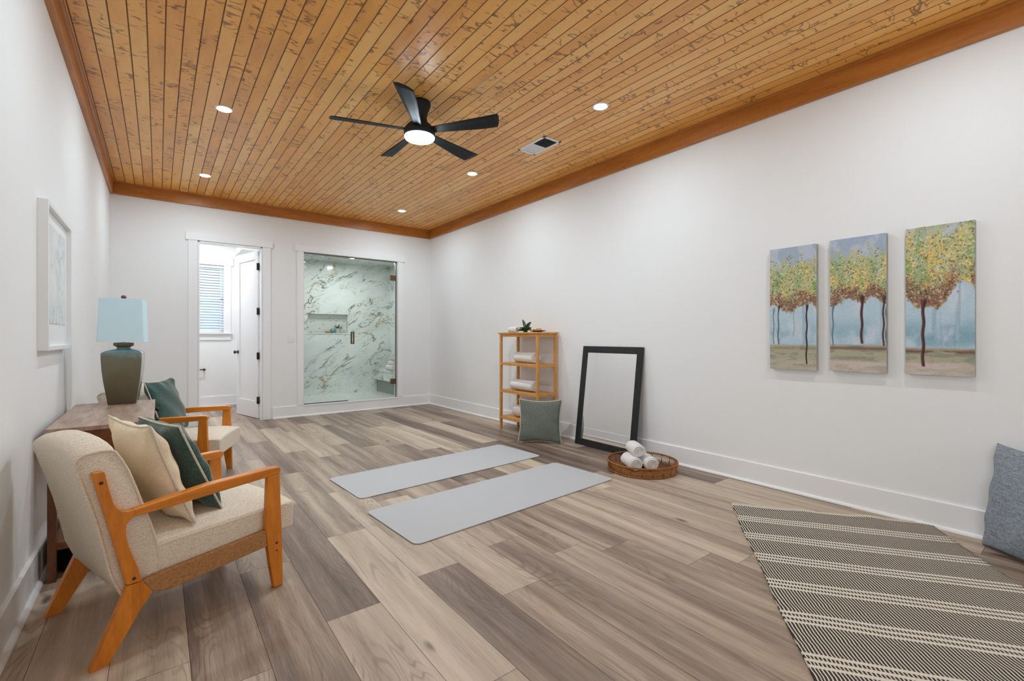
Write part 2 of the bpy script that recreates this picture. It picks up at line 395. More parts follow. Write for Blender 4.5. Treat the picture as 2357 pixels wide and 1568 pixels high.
# floor planks
def planks(name, x0, x1, y0, y1, pitch, phase, lenr, z, gap, mat, mat2, joints=None, up=True, groove=0.0):
    verts, faces, tones, uvs, mis = [], [], [], [], []
    def quad(p, tone, uv, mi=0):
        i = len(verts); verts.extend(p); faces.append((i, i + 1, i + 2, i + 3) if up else (i + 3, i + 2, i + 1, i))
        tones.append(tone); uvs.append(uv if up else uv[::-1]); mis.append(mi)
    k0 = math.floor((x0 - phase) / pitch); k1 = math.ceil((x1 - phase) / pitch)
    for k in range(k0, k1):
        a, c = phase + k * pitch, phase + (k + 1) * pitch
        aa, cc = max(a, x0), min(c, x1)
        if cc - aa < 0.002: continue
        rng = random.Random(k * 17 + 3)
        js = (joints or {}).get(k)
        if js is None:
            L = rng.uniform(*lenr); y = y0 - rng.uniform(0, L); js = []
            while y < y1: js.append((y, None)); y += L if up else rng.uniform(*lenr)
        js = sorted(js)
        if js[0][0] > y0: js = [(js[0][0] - lenr[1], None)] + js
        while js[0][0] > y0: js = [(js[0][0] - lenr[1], None)] + js
        while js[-1][0] < y1: js.append((js[-1][0] + lenr[1], None))
        for (s0, tn), (s1, _) in zip(js, js[1:]):
            ya, yb = max(s0, y0), min(s1, y1)
            if yb <= ya: continue
            tone = rng.uniform(0.22, 0.86) if tn is None else tn
            rr = rng.random()
            col = (tone, rr, 0, 1)
            g = gap / 2
            xa, xc = aa + g, cc - g; ja, jb = ya + g, yb - g
            if groove:
                gd = groove
                prof = [(aa, z + gd * 0.9), (aa + gd * 0.9, z), (cc - gd * 0.9, z), (cc, z + gd * 0.9)]
                for (p0, h0), (p1, h1) in zip(prof, prof[1:]):
                    gc = (tone, rr, 0.85 if h0 != h1 else 0.0, 1)
                    quad([(p0, ja, h0), (p1, ja, h1), (p1, jb, h1), (p0, jb, h0)], gc, [(ja - s0, p0 - a), (ja - s0, p1 - a), (jb - s0, p1 - a), (jb - s0, p0 - a)])
                if g: quad([(aa, jb, z + 0.002), (cc, jb, z + 0.002), (cc, yb + g, z + 0.002), (aa, yb + g, z + 0.002)], (0, 0, 1, 1), [(0, 0)] * 4)
            else:
                quad([(xa, ja, z), (xc, ja, z), (xc, jb, z), (xa, jb, z)], col, [(ja - s0, xa - a), (ja - s0, xc - a), (jb - s0, xc - a), (jb - s0, xa - a)])
    if mat2 is not None:
        zz = z - 0.0015
        quad([(x0, y0, zz), (x1, y0, zz), (x1, y1, zz), (x0, y1, zz)], (0, 0, 0, 1), [(0, 0)] * 4, 1)
    me = bpy.data.meshes.new(name); me.from_pydata(verts, [], faces)
    me.uv_layers.new(name='UVMap'); me.color_attributes.new('tone', 'FLOAT_COLOR', 'CORNER')
    me.polygons.foreach_set('material_index', mis)
    me.uv_layers['UVMap'].data.foreach_set('uv', np.array(uvs, np.float32).ravel())
    me.color_attributes['tone'].data.foreach_set('color', np.repeat(np.array(tones, np.float32), 4, axis=0).ravel())
    me.materials.append(mat)
    if mat2 is not None: me.materials.append(mat2)
    me.update(); return struct(link(name, me))
P_ = 0.2305; PH = 0.552
J = {0: [(0.05, 0.78), (1.98, 0.22), (3.5, 0.6), (5.02, .45), (6.54, .7), (8.06, .5)],
     1: [(1.26 - 1.52, 0.6), (1.29, 0.80), (2.806, 0.55), (4.33, .35), (5.85, .6), (7.37, .4)],
     2: [(0.56, 0.30), (2.08, 0.74), (3.6, .5), (5.12, .68), (6.64, .35), (8.16, .5)],
     3: [(0.17, 0.45), (1.69, 0.72), (3.21, .4), (4.73, .62), (6.25, .5), (7.77, .5)],
     4: [(0.62, 0.52), (2.14, 0.62), (3.66, .35), (5.18, .6), (6.7, .3), (8.2, .5)],
     5: [(0.33, 0.60), (1.853, 0.45), (3.37, .62), (4.89, .3), (6.41, .6), (7.93, .5)],
     -1: [(-0.4, 0.5), (1.12, 0.40), (2.64, 0.55), (4.16, .45), (5.68, .6), (7.2, .5)],
     -2: [(0.3, 0.55), (1.82, 0.50), (3.34, .4), (4.86, .5), (6.38, .5), (7.9, .5)]}
planks('floor', XL - T, XR + T, YN - T, 9.45, P_, PH, (1.52, 1.52), 0.0, 0.0016, M['floor'], M['gap'], J)
planks('ceiling', XL, XR, YN, YB, 0.0893, -0.413, (1.6, 3.6), H, 0.0022, M['ceil'], None, None, up=False, groove=0.0042)
struct(B().mm((XL, YN, H + 0.006), (XR, YB, H + 0.1)).build('ceiling_deck', M['gap']))
bpy.data.objects['ceiling_deck'].name = 'ceiling_upper'

# baseboards and shoe moulding
BH = 0.165
def baseboard(name, a, c, axis, face, sgn):
    """runs from a to c along axis; face = wall plane; sgn = direction into room"""
    poly = [(0, 0), (0.015, 0), (0.015, BH - 0.004), (0.011, BH), (0, BH)]
    shoe = [(0.015, 0), (0.033, 0), (0.0325, 0.006), (0.029, 0.013), (0.023, 0.018), (0.015, 0.020)]
    b = B()
    for pl in (poly, shoe):
        q = [(face + sgn * x, z) for x, z in pl]
        b.prism(q, c - a, 'y' if axis == 'y' else 'x', a)
    return struct(b.build(name, M['trim']))
baseboard('baseboard_left', YN, YB, 'y', XL, 1)
baseboard('baseboard_right', YN, YB, 'y', XR, -1)
baseboard('baseboard_back', 1.305, XR, 'x', YB, -1)
bb = baseboard('baseboard_back_left', XL, 0.30, 'x', YB, -1)
# wood crown boards
def crown(name, a, c, axis, face, sgn):
    t_ = 0.034; z0, z1 = 2.922, H + 0.002
    poly = [(0, z0), (t_ - 0.003, z0), (t_, z0 + 0.003), (t_, z1), (0, z1)]
    bead = [(t_, z1 - 0.022), (t_ + 0.012, z1 - 0.018), (t_ + 0.014, z1), (t_, z1)]
    b = B()
    for pl in (poly, bead): b.prism([(face + sgn * x, z) for x, z in pl], c - a, axis, a)
    return struct(b.build(name, M['trimwood'] if axis == 'y' else M['trimwoodx']))
crown('trim_1', YN, YB, 'y', XL, 1); crown('trim_2', YN, YB, 'y', XR, -1)
crown('trim_3', XL + 0.034, XR - 0.034, 'x', YB, -1); crown('trim_4', XL + 0.034, XR - 0.034, 'x', YN, 1)

# door casing and jamb (trim_5), shower casing (trim_6)
def casing(name, x0, x1, z0, z1, wid, head_ext, headh, sides_to=None):
    b = B(); y1 = YB; y0 = YB - 0.019
    b.mm((x0 - wid, y0, z0), (x0 - 0.003, y1, z1)); b.mm((x1 + 0.003, y0, z0), (x1 + wid, y1, z1))
    b.mm((x0 - wid - head_ext, y0 - 0.008, z1), (x1 + wid + head_ext, y1, z1 + headh))
    return struct(b.build(name, M['trim'], bevel=0.0015))
casing('trim_5', DX0, DX1, 0.0, DZ + 0.002, 0.108, 0.027, 0.098)
casing('trim_6', SX0, SX1, BH, SZ1, 0.092, 0.03, 0.098)
b = B()
b.mm((DX0 - 0.001, YB - 0.015, 0), (DX0 + 0.016, YB + T + 0.015, DZ)); b.mm((DX1 - 0.016, YB - 0.015, 0), (DX1 + 0.001, YB + T + 0.015, DZ))
b.mm((DX0, YB - 0.015, DZ - 0.016), (DX1, YB + T + 0.015, DZ)); struct(b.build('trim_7', M['trim']))
b = B()
b.mm((SX0, YB - 0.022, SZ0 - 0.012), (SX1, YB + T + 0.02, SZ0 + 0.004)); struct(b.build('trim_8', M['white'], bevel=0.002))

# ------------------------------------------------------------------ bathroom beyond the door
BY = 9.37
BX0, BX1 = -0.9, 1.42
wall_with_holes('wall_bath_back', 'y', BY, T, BX0 - T, BX1, 0, 3.0, [(0.05, 0.893, 1.262, 2.418)], M['wall'])
struct(B().mm((BX0 - T, YB + T, 0), (BX0, BY, 3.0)).build('wall_bath_left', M['wall']))
struct(B().mm((BX1, YB + T, 0), (BX1 + 0.1, BY + T, 3.0)).build('wall_bath_right', M['wall']))
struct(B().mm((BX0 - T, YB + T, 2.95), (BX1 + 0.1, BY + T, 3.02)).build('ceiling_bath', M['wall']))
struct(B().mm((BX0 - T, YB + T, -0.05), (XL - T, BY, 0.0)).build('floor_bath_side', M['white']))
struct(B().mm((1.065, 8.55, 2.605), (BX1, BY, 2.95)).build('trim_soffit', M['wall']))
b = B(); b.mm((BX0, BY - 0.015, 0), (BX1, BY, BH)); b.mm((BX0, BY - 0.03, 0), (BX1, BY, 0.018)); struct(b.build('baseboard_bath', M['trim']))
wn = sempty('window_2', (0.4715, BY, 1.84))
b = B(); x0, x1, z0, z1 = 0.05, 0.893, 1.262, 2.418
def R(q): return tuple(q[i] - (0.4715, BY, 1.84)[i] for i in range(3))
b.mm(R((x0 - 0.108, BY - 0.019, z0)), R((x0, BY, z1))); b.mm(R((x1, BY - 0.019, z0)), R((x1 + 0.108, BY, z1)))
b.mm(R((x0 - 0.14, BY - 0.027, z1)), R((x1 + 0.142, BY, z1 + 0.155))); b.mm(R((x0 - 0.108, BY - 0.018, z0 - 0.13)), R((x1 + 0.108, BY, z0 - 0.028)))
b.build('window_casing', M['trim'], wn, bevel=0.0015)
B().mm(R((x0 - 0.125, BY - 0.05, z0 - 0.028)), R((x1 + 0.125, BY + 0.06, z0))).build('window_sill', M['trim'], wn, bevel=0.003)
b = B()
for xx in (x0 + 0.02, x1 - 0.02): b.mm(R((xx - 0.02, BY + 0.07, z0)), R((xx + 0.02, BY + 0.11, z1)))
for zz in (z0 + 0.02, 1.84, z1 - 0.02): b.mm(R((x0, BY + 0.07, zz - 0.02)), R((x1, BY + 0.11, zz + 0.02)))
b.build('window_sash', M['trim'], wn)
B().mm(R((x0 + 0.04, BY + 0.085, z0 + 0.04)), R((x1 - 0.04, BY + 0.091, z1 - 0.04))).build('window_pane', M['glass'], wn)
bl = thing('window_blind', 'white horizontal slat blind in the bathroom window', 'blind', (0.4715, BY + 0.03, 1.262))
kb = NT('blind_slat', 0.45, srgb(206, 214, 222)); kb.b.inputs['Transmission Weight'].default_value = 0.0; M['blind'] = kb.m
b = B()
for i in range(24): b.box((0, 0, 0.052 + i * 0.0455), (0.835, 0.046, 0.0028), (math.radians(52), 0, 0))
b.build('slats', M['blind'], bl)
B().box((0, 0, 1.13), (0.838, 0.05, 0.045)).build('head_rail', M['white'], bl, bevel=0.003)
B().box((0, 0, 0.014), (0.838, 0.04, 0.018)).build('bottom_rail', M['white'], bl, bevel=0.003)
tb = thing('towel_bar', 'small black towel bar on the bathroom wall below the window', 'towel bar', (0.44, BY, 0.634))
B().box((0, -0.06, 0), (0.38, 0.016, 0.016)).build('bar', M['black'], tb, bevel=0.002)
for sx in (-1, 1): B().box((sx * 0.17, -0.028, 0), (0.03, 0.056, 0.03)).build('bracket', M['black'], tb, bevel=0.002)
# bathroom door leaf, hinged on the right jamb
dr = sempty('door_1', (DX1 - 0.020, YB + T + 0.004, 0)); ang = math.atan2(0.66, -0.175); dr.rotation_euler = (0, 0, ang)
W_, DH = 0.722, 2.43
b = B()
b.mm((0, -0.0175, 0.010), (0.105, 0.0175, DH)); b.mm((W_ - 0.105, -0.0175, 0.010), (W_, 0.0175, DH))
b.mm((0.105, -0.0175, 0.010), (W_ - 0.105, 0.0175, 0.25)); b.mm((0.105, -0.0175, DH - 0.115), (W_ - 0.105, 0.0175, DH))
b.mm((0.105, -0.006, 0.25), (W_ - 0.105, 0.006, DH - 0.115))
b.build('door_panel', M['trim'], dr)
for z in (0.27, 0.91, 1.555, 2.20):
    hb = B(); hb.lathe([(0.008, z - 0.05), (0.008, z + 0.05)], 12, (-0.004, 0.026, 0)); hb.box((-0.012, 0.004, z), (0.022, 0.04, 0.098))
    hb.build('hinge', M['black'], dr)
for s in (-1, 1):
    b = B(); b.lathe([(0.026, 0.0175 * s), (0.026, 0.026 * s)], 20, (W_ - 0.06, 0, 0.955), 'y'); b.lathe([(0.009, 0.026 * s), (0.009, 0.062 * s)], 12, (W_ - 0.06, 0, 0.955), 'y')
    b.lathe([(0.004, 0.050 * s), (0.024, 0.055 * s), (0.027, 0.066 * s), (0.022, 0.076 * s), (0.004, 0.078 * s)], 18, (W_ - 0.06, 0, 0.955), 'y')
    b.build('door_handle', M['black'], dr)

# ------------------------------------------------------------------ shower
SYF, SYB, SLX, SRX, SFZ, SCZ = YB + T, 9.10, 1.56, 3.80, 0.09, 2.62
wall_with_holes('wall_shower_back', 'y', SYB, 0.10, SLX, SRX, 0, SCZ, [(2.20, 2.935, 1.262, 1.622)], M['marble'])
b = B(); b.mm((2.19, SYB + 0.095, 1.25), (2.945, SYB + 0.115, 1.635)); struct(b.build('wall_shower_niche', M['niche']))
b = B(); b.mm((2.185, SYB - 0.012, 1.246), (2.95, SYB + 0.10, 1.262)); struct(b.build('trim_niche_shelf', M['white']))
struct(B().mm((SRX, SYF, 0), (SRX + 0.08, SYB + 0.1, SCZ)).build('wall_shower_right', M['marble']))
struct(B().mm((SLX - 0.04, SYF, 0), (SLX, SYB + 0.1, SCZ)).build('wall_shower_left', M['marble']))
struct(B().mm((SLX, SYF, SCZ), (SRX, SYB + 0.1, SCZ + 0.06)).build('ceiling_shower', M['marble']))
struct(B().mm((SLX, SYF, 0), (SRX, SYB, SFZ)).build('floor_shower', M['mosaic']))
b = B(); b.mm((SX0, SYF, SFZ), (SX1, SYF + 0.02, SZ0)); b.mm((SLX, SYF, SFZ), (SX0, SYF + 0.012, SCZ)); b.mm((SX1, SYF, SFZ), (SRX, SYF + 0.012, SCZ)); b.mm((SX0, SYF, SZ1), (SX1, SYF + 0.012, SCZ))
struct(b.build('wall_shower_front', M['marble']))
bn = thing('shower_bench', 'floating marble bench along the right side of the shower', 'bench', (3.62, 8.3, 0.34))
B().mm((-0.18, -0.79, 0.175), (0.178, 0.798, 0.21)).build('seat_slab', M['marble'], bn, bevel=0.003)
B().mm((-0.165, -0.785, 0.0), (0.178, 0.798, 0.175)).build('bench_body', M['marble'], bn)
B().mm((-0.10, -0.785, -0.25), (0.178, 0.798, 0.0)).build('recessed_base', plain('bench_shade_grey', srgb(150, 155, 152), 0.5, nz=0.1, nscale=20), bn)  # grey instead of marble paints in the shade below the bench
# glass: fixed panel with channel, and hinged door
GY = YB + 0.055
pn = thing('shower_screen', 'fixed clear glass panel filling the left side of the shower opening', 'glass panel', (2.07, GY, SZ0))
B().mm((1.741 - 2.07, -0.005, 0.012), (2.404 - 2.07, 0.005, 2.295)).build('glass_pane', M['glass'], pn)
b = B(); b.mm((-0.341, -0.011, 0.005), (-0.329, 0.011, 2.305)); b.mm((-0.341, -0.011, 0.005), (0.334, 0.011, 0.018)); b.mm((-0.341, -0.011, 2.290), (0.334, 0.011, 2.305))
b.build('channel', M['chrome'], pn)
dr = sempty('door_2', (3.19, GY, SZ0))
B().mm((-0.778, -0.005, 0.016), (0.0, 0.005, 2.27)).build('glass_pane', M['glass'], dr)
for z in (0.275, 2.03):
    hb = B(); hb.mm((-0.075, -0.016, z - 0.045), (0.022, 0.016, z + 0.045)); hb.build('hinge', M['bronze'], dr, bevel=0.003)
b = B(); hx = -0.715
for s in (-1, 1):
    b.mm((hx - 0.011, s * 0.055 - 0.008, 0.915), (hx + 0.011, s * 0.055 + 0.008, 1.115))
    for z in (0.93, 1.10): b.mm((hx - 0.009, min(0, s * 0.055), z - 0.009), (hx + 0.009, max(0, s * 0.055), z + 0.009))
b.build('door_handle', M['bronze'], dr, bevel=0.0015)
b = B(); b.mm((SX1 - 0.012, GY - 0.012, SZ0 + 0.004), (SX1, GY + 0.012, SZ1)); b.mm((SX0, GY - 0.012, SZ1 - 0.012), (SX1, GY + 0.012, SZ1)); struct(b.build('trim_9', M['chrome']))

# ------------------------------------------------------------------ recessed lights
def downlight(name, loc, label, group, r=0.048, lens=None):
    t = thing(name, label, 'light', loc, 0, group)
    B().lathe([(r, -0.001), (r + 0.004, -0.006), (r + 0.016, -0.004), (r + 0.020, 0.001), (r, 0.001)], 40, cap=False).build('trim_ring', M['white'], t, smooth=True)
    B().lathe([(r + 0.001, 0.0), (r, -0.003), (0.001, -0.004)], 40, cap=False).build('lens', lens or M['lens'], t, smooth=True)
    return t
g = 'recessed lights in the wood ceiling'
L0 = downlight('recessed_light', (0.43, 4.474, H), 'recessed light left of the fan, the nearer of the two on the left', g)
dup(L0, (0.43, 6.445, H), None, 'round recessed light at the far left end of the wood ceiling, above the bathroom door')
dup(L0, (2.87, 2.546, H), None, 'round recessed light nearest the camera, right of the fan and beyond the vent')
dup(L0, (2.874, 4.496, H), None, 'round recessed light between the fan and the crown board, middle one of the right row')
dup(L0, (2.885, 6.46, H), None, 'round recessed light nearest the far right corner, smallest in the right row')
for i, (x, y) in enumerate([(0.43, 2.5), (2.87, 0.5)]):
    dup(L0, (x, y, H), None, ['round recessed light above the near armchair', 'round recessed light over the striped rug'][i])
M['blens'] = emit('bath_lens', (0.97, 0.985, 1.0, 1), 290.0)
downlight('bath_light', (0.5, 8.4, 2.95), 'round recessed light in the bathroom ceiling', None, lens=M['blens'])
M['slens'] = emit('shower_lens', (0.93, 0.99, 1.0, 1), 80.0)
S0 = downlight('shower_light', (2.30, 8.15, SCZ), 'round recessed light in the shower ceiling behind the fixed glass panel', 'shower ceiling lights', 0.048, lens=M['slens'])
dup(S0, (2.80, 8.4, SCZ), None, 'round recessed light in the shower ceiling behind the glass door')

# ------------------------------------------------------------------ ceiling fan
FX, FY = 1.668, 3.395
fan = thing('ceiling_fan', 'matte black five blade ceiling fan with a lit white light disc', 'ceiling fan', (FX, FY, H))
B().lathe([(0.088, 0.0), (0.088, -0.022), (0.083, -0.04), (0.064, -0.085), (0.058, -0.12), (0.062, -0.15), (0.08, -0.185)], 40).build('canopy', M['fan'], fan, smooth=True)
B().lathe([(0.07, -0.165), (0.098, -0.19), (0.118, -0.215), (0.124, -0.24), (0.124, -0.272), (0.118, -0.28)], 48).build('motor_housing', M['fan'], fan, smooth=True)
B().lathe([(0.119, -0.272), (0.119, -0.284), (0.112, -0.294), (0.08, -0.301), (0.001, -0.304)], 48, cap=False).build('light_disc', M['fanlens'], fan, smooth=True)
def blade():
    n = 14; verts = []; faces = []
    for i in range(n + 1):
        f = i / n; x = 0.095 + f * 0.575
        le = 0.032 + 0.030 * min(1, f * 1.4); te = -0.030 - 0.040 * f
        xe = x; pit = -math.radians(15)
        for j in range(5):
            g_ = j / 4; y = te + (le - te) * g_
            xx = x + (0.035 * (0.5 - g_) if i == n else 0) - (0.012 if i == n and j in (0, 4) else 0)
            zc = 0.006 * math.sin(PI * g_)
            verts.append((xx, y * math.cos(pit), -0.230 + y * math.sin(pit) + zc))
    for i in range(n):
        for j in range(4): faces.append((i * 5 + j, (i + 1) * 5 + j, (i + 1) * 5 + j + 1, i * 5 + j + 1))
    return verts, faces
bv, bf = blade()
for k in range(5):
    o = raw('blade', bv, bf, M['fan'], fan, smooth=True); o.rotation_euler = (0, 0, math.radians(91 + 72 * k))
    md = o.modifiers.new('solid', 'SOLIDIFY'); md.thickness = 0.008; md.offset = 0

# ceiling vent
vt = thing('ceiling_vent', 'white rectangular air vent in the wood ceiling with one dark half', 'vent', (2.978, 3.438, H))
b = B()
for sx in (-1, 1): b.box((sx * 0.097, 0, -0.004), (0.026, 0.40, 0.008))
for sy in (-1, 1): b.box((0, sy * 0.187, -0.004), (0.22, 0.026, 0.008))
b.box((0, 0.0, -0.004), (0.17, 0.010, 0.008)); b.build('vent_frame', M['white'], vt, bevel=0.0015)
B().box((0, 0, 0.001), (0.18, 0.35, 0.002)).build('backing', plain('vent_dark', srgb(60, 60, 62), 0.7), vt)
b = B()
for i in range(11): b.box((0, 0.015 + i * 0.0145, -0.003), (0.168, 0.013, 0.001), (math.radians(-38), 0, 0))
b.build('louvers', M['white'], vt)
b = B()
for i in range(11): b.box((0, -0.015 - i * 0.0145, -0.003), (0.168, 0.009, 0.0008), (math.radians(62), 0, 0))
b.build('louvers', plain('grey_louver', srgb(110, 111, 112), 0.5), vt)

# switch and outlet
sw = thing('light_switch', 'white rocker light switch between bathroom door and shower', 'switch', (1.548, YB, 1.167))
B().box((0, -0.003, 0), (0.080, 0.006, 0.122)).build('plate', M['white'], sw, bevel=0.002)
B().box((0, -0.007, 0), (0.034, 0.005, 0.066), (0.05, 0, 0)).build('rocker', M['trim'], sw, bevel=0.001)
ot = thing('wall_outlet', 'white electrical outlet low on the right wall near the corner', 'outlet', (XR, 6.537, 0.376))
B().box((-0.003, 0, 0), (0.006, 0.074, 0.120)).build('plate', M['white'], ot, bevel=0.002)
for z in (-0.024, 0.024):
    b = B(); b.box((-0.006, 0, z), (0.003, 0.034, 0.028)); s_ = b.build('socket', M['trim'], ot, bevel=0.001)
    b = B(); b.box((-0.0078, -0.007, z + 0.003), (0.001, 0.002, 0.009)); b.box((-0.0078, 0.007, z + 0.003), (0.001, 0.002, 0.009)); b.build('slots', M['black'], s_)

# ------------------------------------------------------------------ armchairs
OX, OY = 0.34, 0.30          # chair centre in side-profile coordinates
def so(pts): return [(x - OX, z) for x, z in pts]
UP = [(0.0, .694), (.056, .452), (.098, .262), (.145, .258), (.130, .32), (.105, .401), (.0955, .451), (.097, .488), (.108, .502), (.12, .508), (.12, .536), (.1, .536), (.085, .542), (.071, .556), (.059, .581), (.046, .64), (.034, .697), (.028, .700), (.004, .700)]
LEG = [(.098, .260), (.145, .257), (.146, .256), (.176, .206), (.160, .181), (.142, .159), (.045, .0), (-.008, .0), (.090, .230)]
ARM = [(.118, .508), (.246, .510), (.45, .520), (.640, .529), (.680, .532), (.686, .545), (.684, .557), (.676, .565), (.64, .567), (.373, .562), (.246, .549), (.118, .536)]
FL = [(.622, .530), (.616, .394), (.612, .294), (.622, .202), (.631, .129), (.652, .0), (.695, .0), (.692, .2), (.686, .344), (.680, .532)]
RAIL = [(.143, .257), (.217, .266), (.40, .274), (.614, .286), (.621, .208), (.45, .197), (.30, .187), (.235, .186), (.205, .192), (.172, .208)]
def make_chair(label, loc, rotz):
    t = thing('armchair', label, 'armchair', loc, rotz, 'wood frame armchairs')
    for y0 in (-0.30, 0.272):
        s = -1 if y0 < 0 else 1
        B().prism(so(UP), 0.028, 'y', y0).build('back_post', M['oakz'], t, bevel=0.005)
        B().prism(so(LEG), 0.030, 'y', y0 - 0.001).build('leg', M['oakz'], t, bevel=0.005)
        B().prism(so(FL), 0.030, 'y', y0 - 0.001).build('leg', M['oakz'], t, bevel=0.005)
        B().prism(so(ARM), 0.046, 'y', y0 if s < 0 else y0 - 0.018).build('armrest', M['oak'], t, bevel=0.006)
        B().prism(so(RAIL), 0.026, 'y', y0 + 0.001).build('side_rail', M['cord'], t, bevel=0.006)
        for hx, hz, hr in ((.024, .66, .006), (.119, .279, .006), (.663, .21, .006), (.664, .174, .004)):
            yy = y0 if s < 0 else y0 + 0.028
            B().lathe([(hr, -0.0015), (hr, 0.0015)], 14, (hx - OX, yy, hz), 'y').build('screw_plug', plain('plug_brown', srgb(70, 34, 10), 0.5) if 'plug' not in M else M['plug'], t)
    b = B(); b.box((0.635 - OX, 0, 0.235), (0.026, 0.55, 0.055)); b.build('cross_rail', M['oak'], t, bevel=0.004)
    b = B(); b.box((0.125 - OX, 0, 0.228), (0.026, 0.55, 0.045)); b.build('cross_rail', M['oak'], t, bevel=0.004)
    B().box((0.60 - OX, -0.25, 0.205), (0.04, 0.03, 0.02)).build('bracket', M['black'], t)
    b = B(); b.prism([(0.27 - OX, .235), (0.32 - OX, .235), (0.285 - OX, .150), (0.255 - OX, .158)], 0.003, 'y', -0.06); b.build('strap', M['black'], t)
    # seat cushion: lofted grid
    nx, ny = 14, 10; verts = []; faces = []
    def srf(u, v, top):
        x = 0.155 + u * 0.612; y = -0.2705 + v * 0.541
        ed = 1 - (2 * abs(v - .5)) ** 6; ef = 1 - max(0, (u - .82) / .18) ** 3
        zt = 0.378 + 0.010 * u + 0.030 * (1 - (2 * v - 1) ** 2) ** .7 * min(1, (1 - u) * 4 + .25)
        zt = 0.322 + (zt - 0.322) * (0.78 + .22 * ed * (0.35 + .65 * ef))
        zb = 0.250 - 0.004 * u
        return (x - OX, y, zt if top else zb)
    for top in (1, 0):
        for i in range(nx + 1):
            for j in range(ny + 1): verts.append(srf(i / nx, j / ny, top))
    N_ = (nx + 1) * (ny + 1); id_ = lambda i, j, t_: (0 if t_ else N_) + i * (ny + 1) + j
    for i in range(nx):
        for j in range(ny):
            faces.append((id_(i, j, 1), id_(i + 1, j, 1), id_(i + 1, j + 1, 1), id_(i, j + 1, 1)))
            faces.append((id_(i, j, 0), id_(i, j + 1, 0), id_(i + 1, j + 1, 0), id_(i + 1, j, 0)))
    for i in range(nx):
        faces.append((id_(i, 0, 1), id_(i, 0, 0), id_(i + 1, 0, 0), id_(i + 1, 0, 1))); faces.append((id_(i, ny, 1), id_(i + 1, ny, 1), id_(i + 1, ny, 0), id_(i, ny, 0)))
    for j in range(ny):
        faces.append((id_(0, j, 1), id_(0, j + 1, 1), id_(0, j + 1, 0), id_(0, j, 0))); faces.append((id_(nx, j, 1), id_(nx, j, 0), id_(nx, j + 1, 0), id_(nx, j + 1, 1)))
    sc_ = raw('seat_cushion', verts, faces, M['linen'], t, bevel=0.014, seg=3)
    B().tube([(0.18 + k * 0.05 - OX, -0.2685, srf((0.025 + k * 0.05) / .612, 0, 1)[2] - 0.004) for k in range(12)], 0.0032, 6).build('seam', M['linen'], sc_)
    # backrest cushion: side profile lofted across with a crowned top
    prof = [(-.043, .748), (-.036, .764), (-.015, .778), (.03, .783), (.055, .781), (.072, .772), (.090, .738), (.112, .687), (.137, .61), (.158, .542), (.182, .46), (.2, .386), (.212, .31), (.208, .262), (.165, .225), (.112, .203), (.092, .215), (.06, .30), (.04, .40), (.018, .50), (-.006, .60), (-.028, .69)]
    ys = [-.270, -.262, -.235, -.18, -.10, 0, .10, .18, .235, .262, .270]; verts = []; faces = []
    cx = sum(p[0] for p in prof) / len(prof); cz = sum(p[1] for p in prof) / len(prof)
    for y in ys:
        e = abs(y) / .27; crown_ = 0.022 * (1 - e ** 2); ins = 0.010 if abs(y) > .265 else (0.002 if abs(y) > .25 else 0)
        for x, z in prof:
            k_ = max(0, (z - .6) / .18)
            dx, dz = x - cx, z - cz; L_ = math.hypot(dx, dz)
            verts.append((x - dx / L_ * ins - OX - 0.006 * (1 - e ** 2) * (x < .05), y, z - dz / L_ * ins + crown_ * k_ - 0.012 * e ** 6 * k_))
    n = len(prof)
    for a in range(len(ys) - 1):
        for i in range(n): faces.append((a * n + i, a * n + (i + 1) % n, (a + 1) * n + (i + 1) % n, (a + 1) * n + i))
    faces.append(tuple(reversed(range(n)))); faces.append(tuple((len(ys) - 1) * n + i for i in range(n)))
    bc = raw('back_cushion', verts, faces, M['linen'], t, smooth=True)
    md = bc.modifiers.new('bevel', 'BEVEL'); md.width = 0.006; md.segments = 2; md.limit_method = 'ANGLE'; md.angle_limit = math.radians(50)
    for y in (-.268, .268):
        pts = []
        for x, z in prof:
            k_ = max(0, (z - .6) / .18); dx, dz = x - cx, z - cz; L_ = math.hypot(dx, dz)
            pts.append((x - dx / L_ * 0.005 - OX, y, z - dz / L_ * 0.005 - 0.010 * k_))
        B().tube(pts, 0.0055, 6, closed=True).build('piping', M['linen'], bc, smooth=True)
    return t
M['plug'] = plain('plug_brown', srgb(70, 34, 10), 0.5)
def chair_xf(P0, deg):
    a = math.radians(deg); return (P0[0] + OX * math.cos(a) - OY * math.sin(a), P0[1] + OX * math.sin(a) + OY * math.cos(a), 0), a
(l1, a1), (l2, a2) = chair_xf((-0.185, 2.182), 19.1), chair_xf((-0.335, 4.545), -21.7)
ch1 = make_chair('honey wood armchair with oatmeal cushions, nearest the camera by the left wall, holding two pillows', l1, a1)
ch2 = dup(ch1, l2, a2, 'honey wood armchair with oatmeal cushions, the farther one beyond the console table')

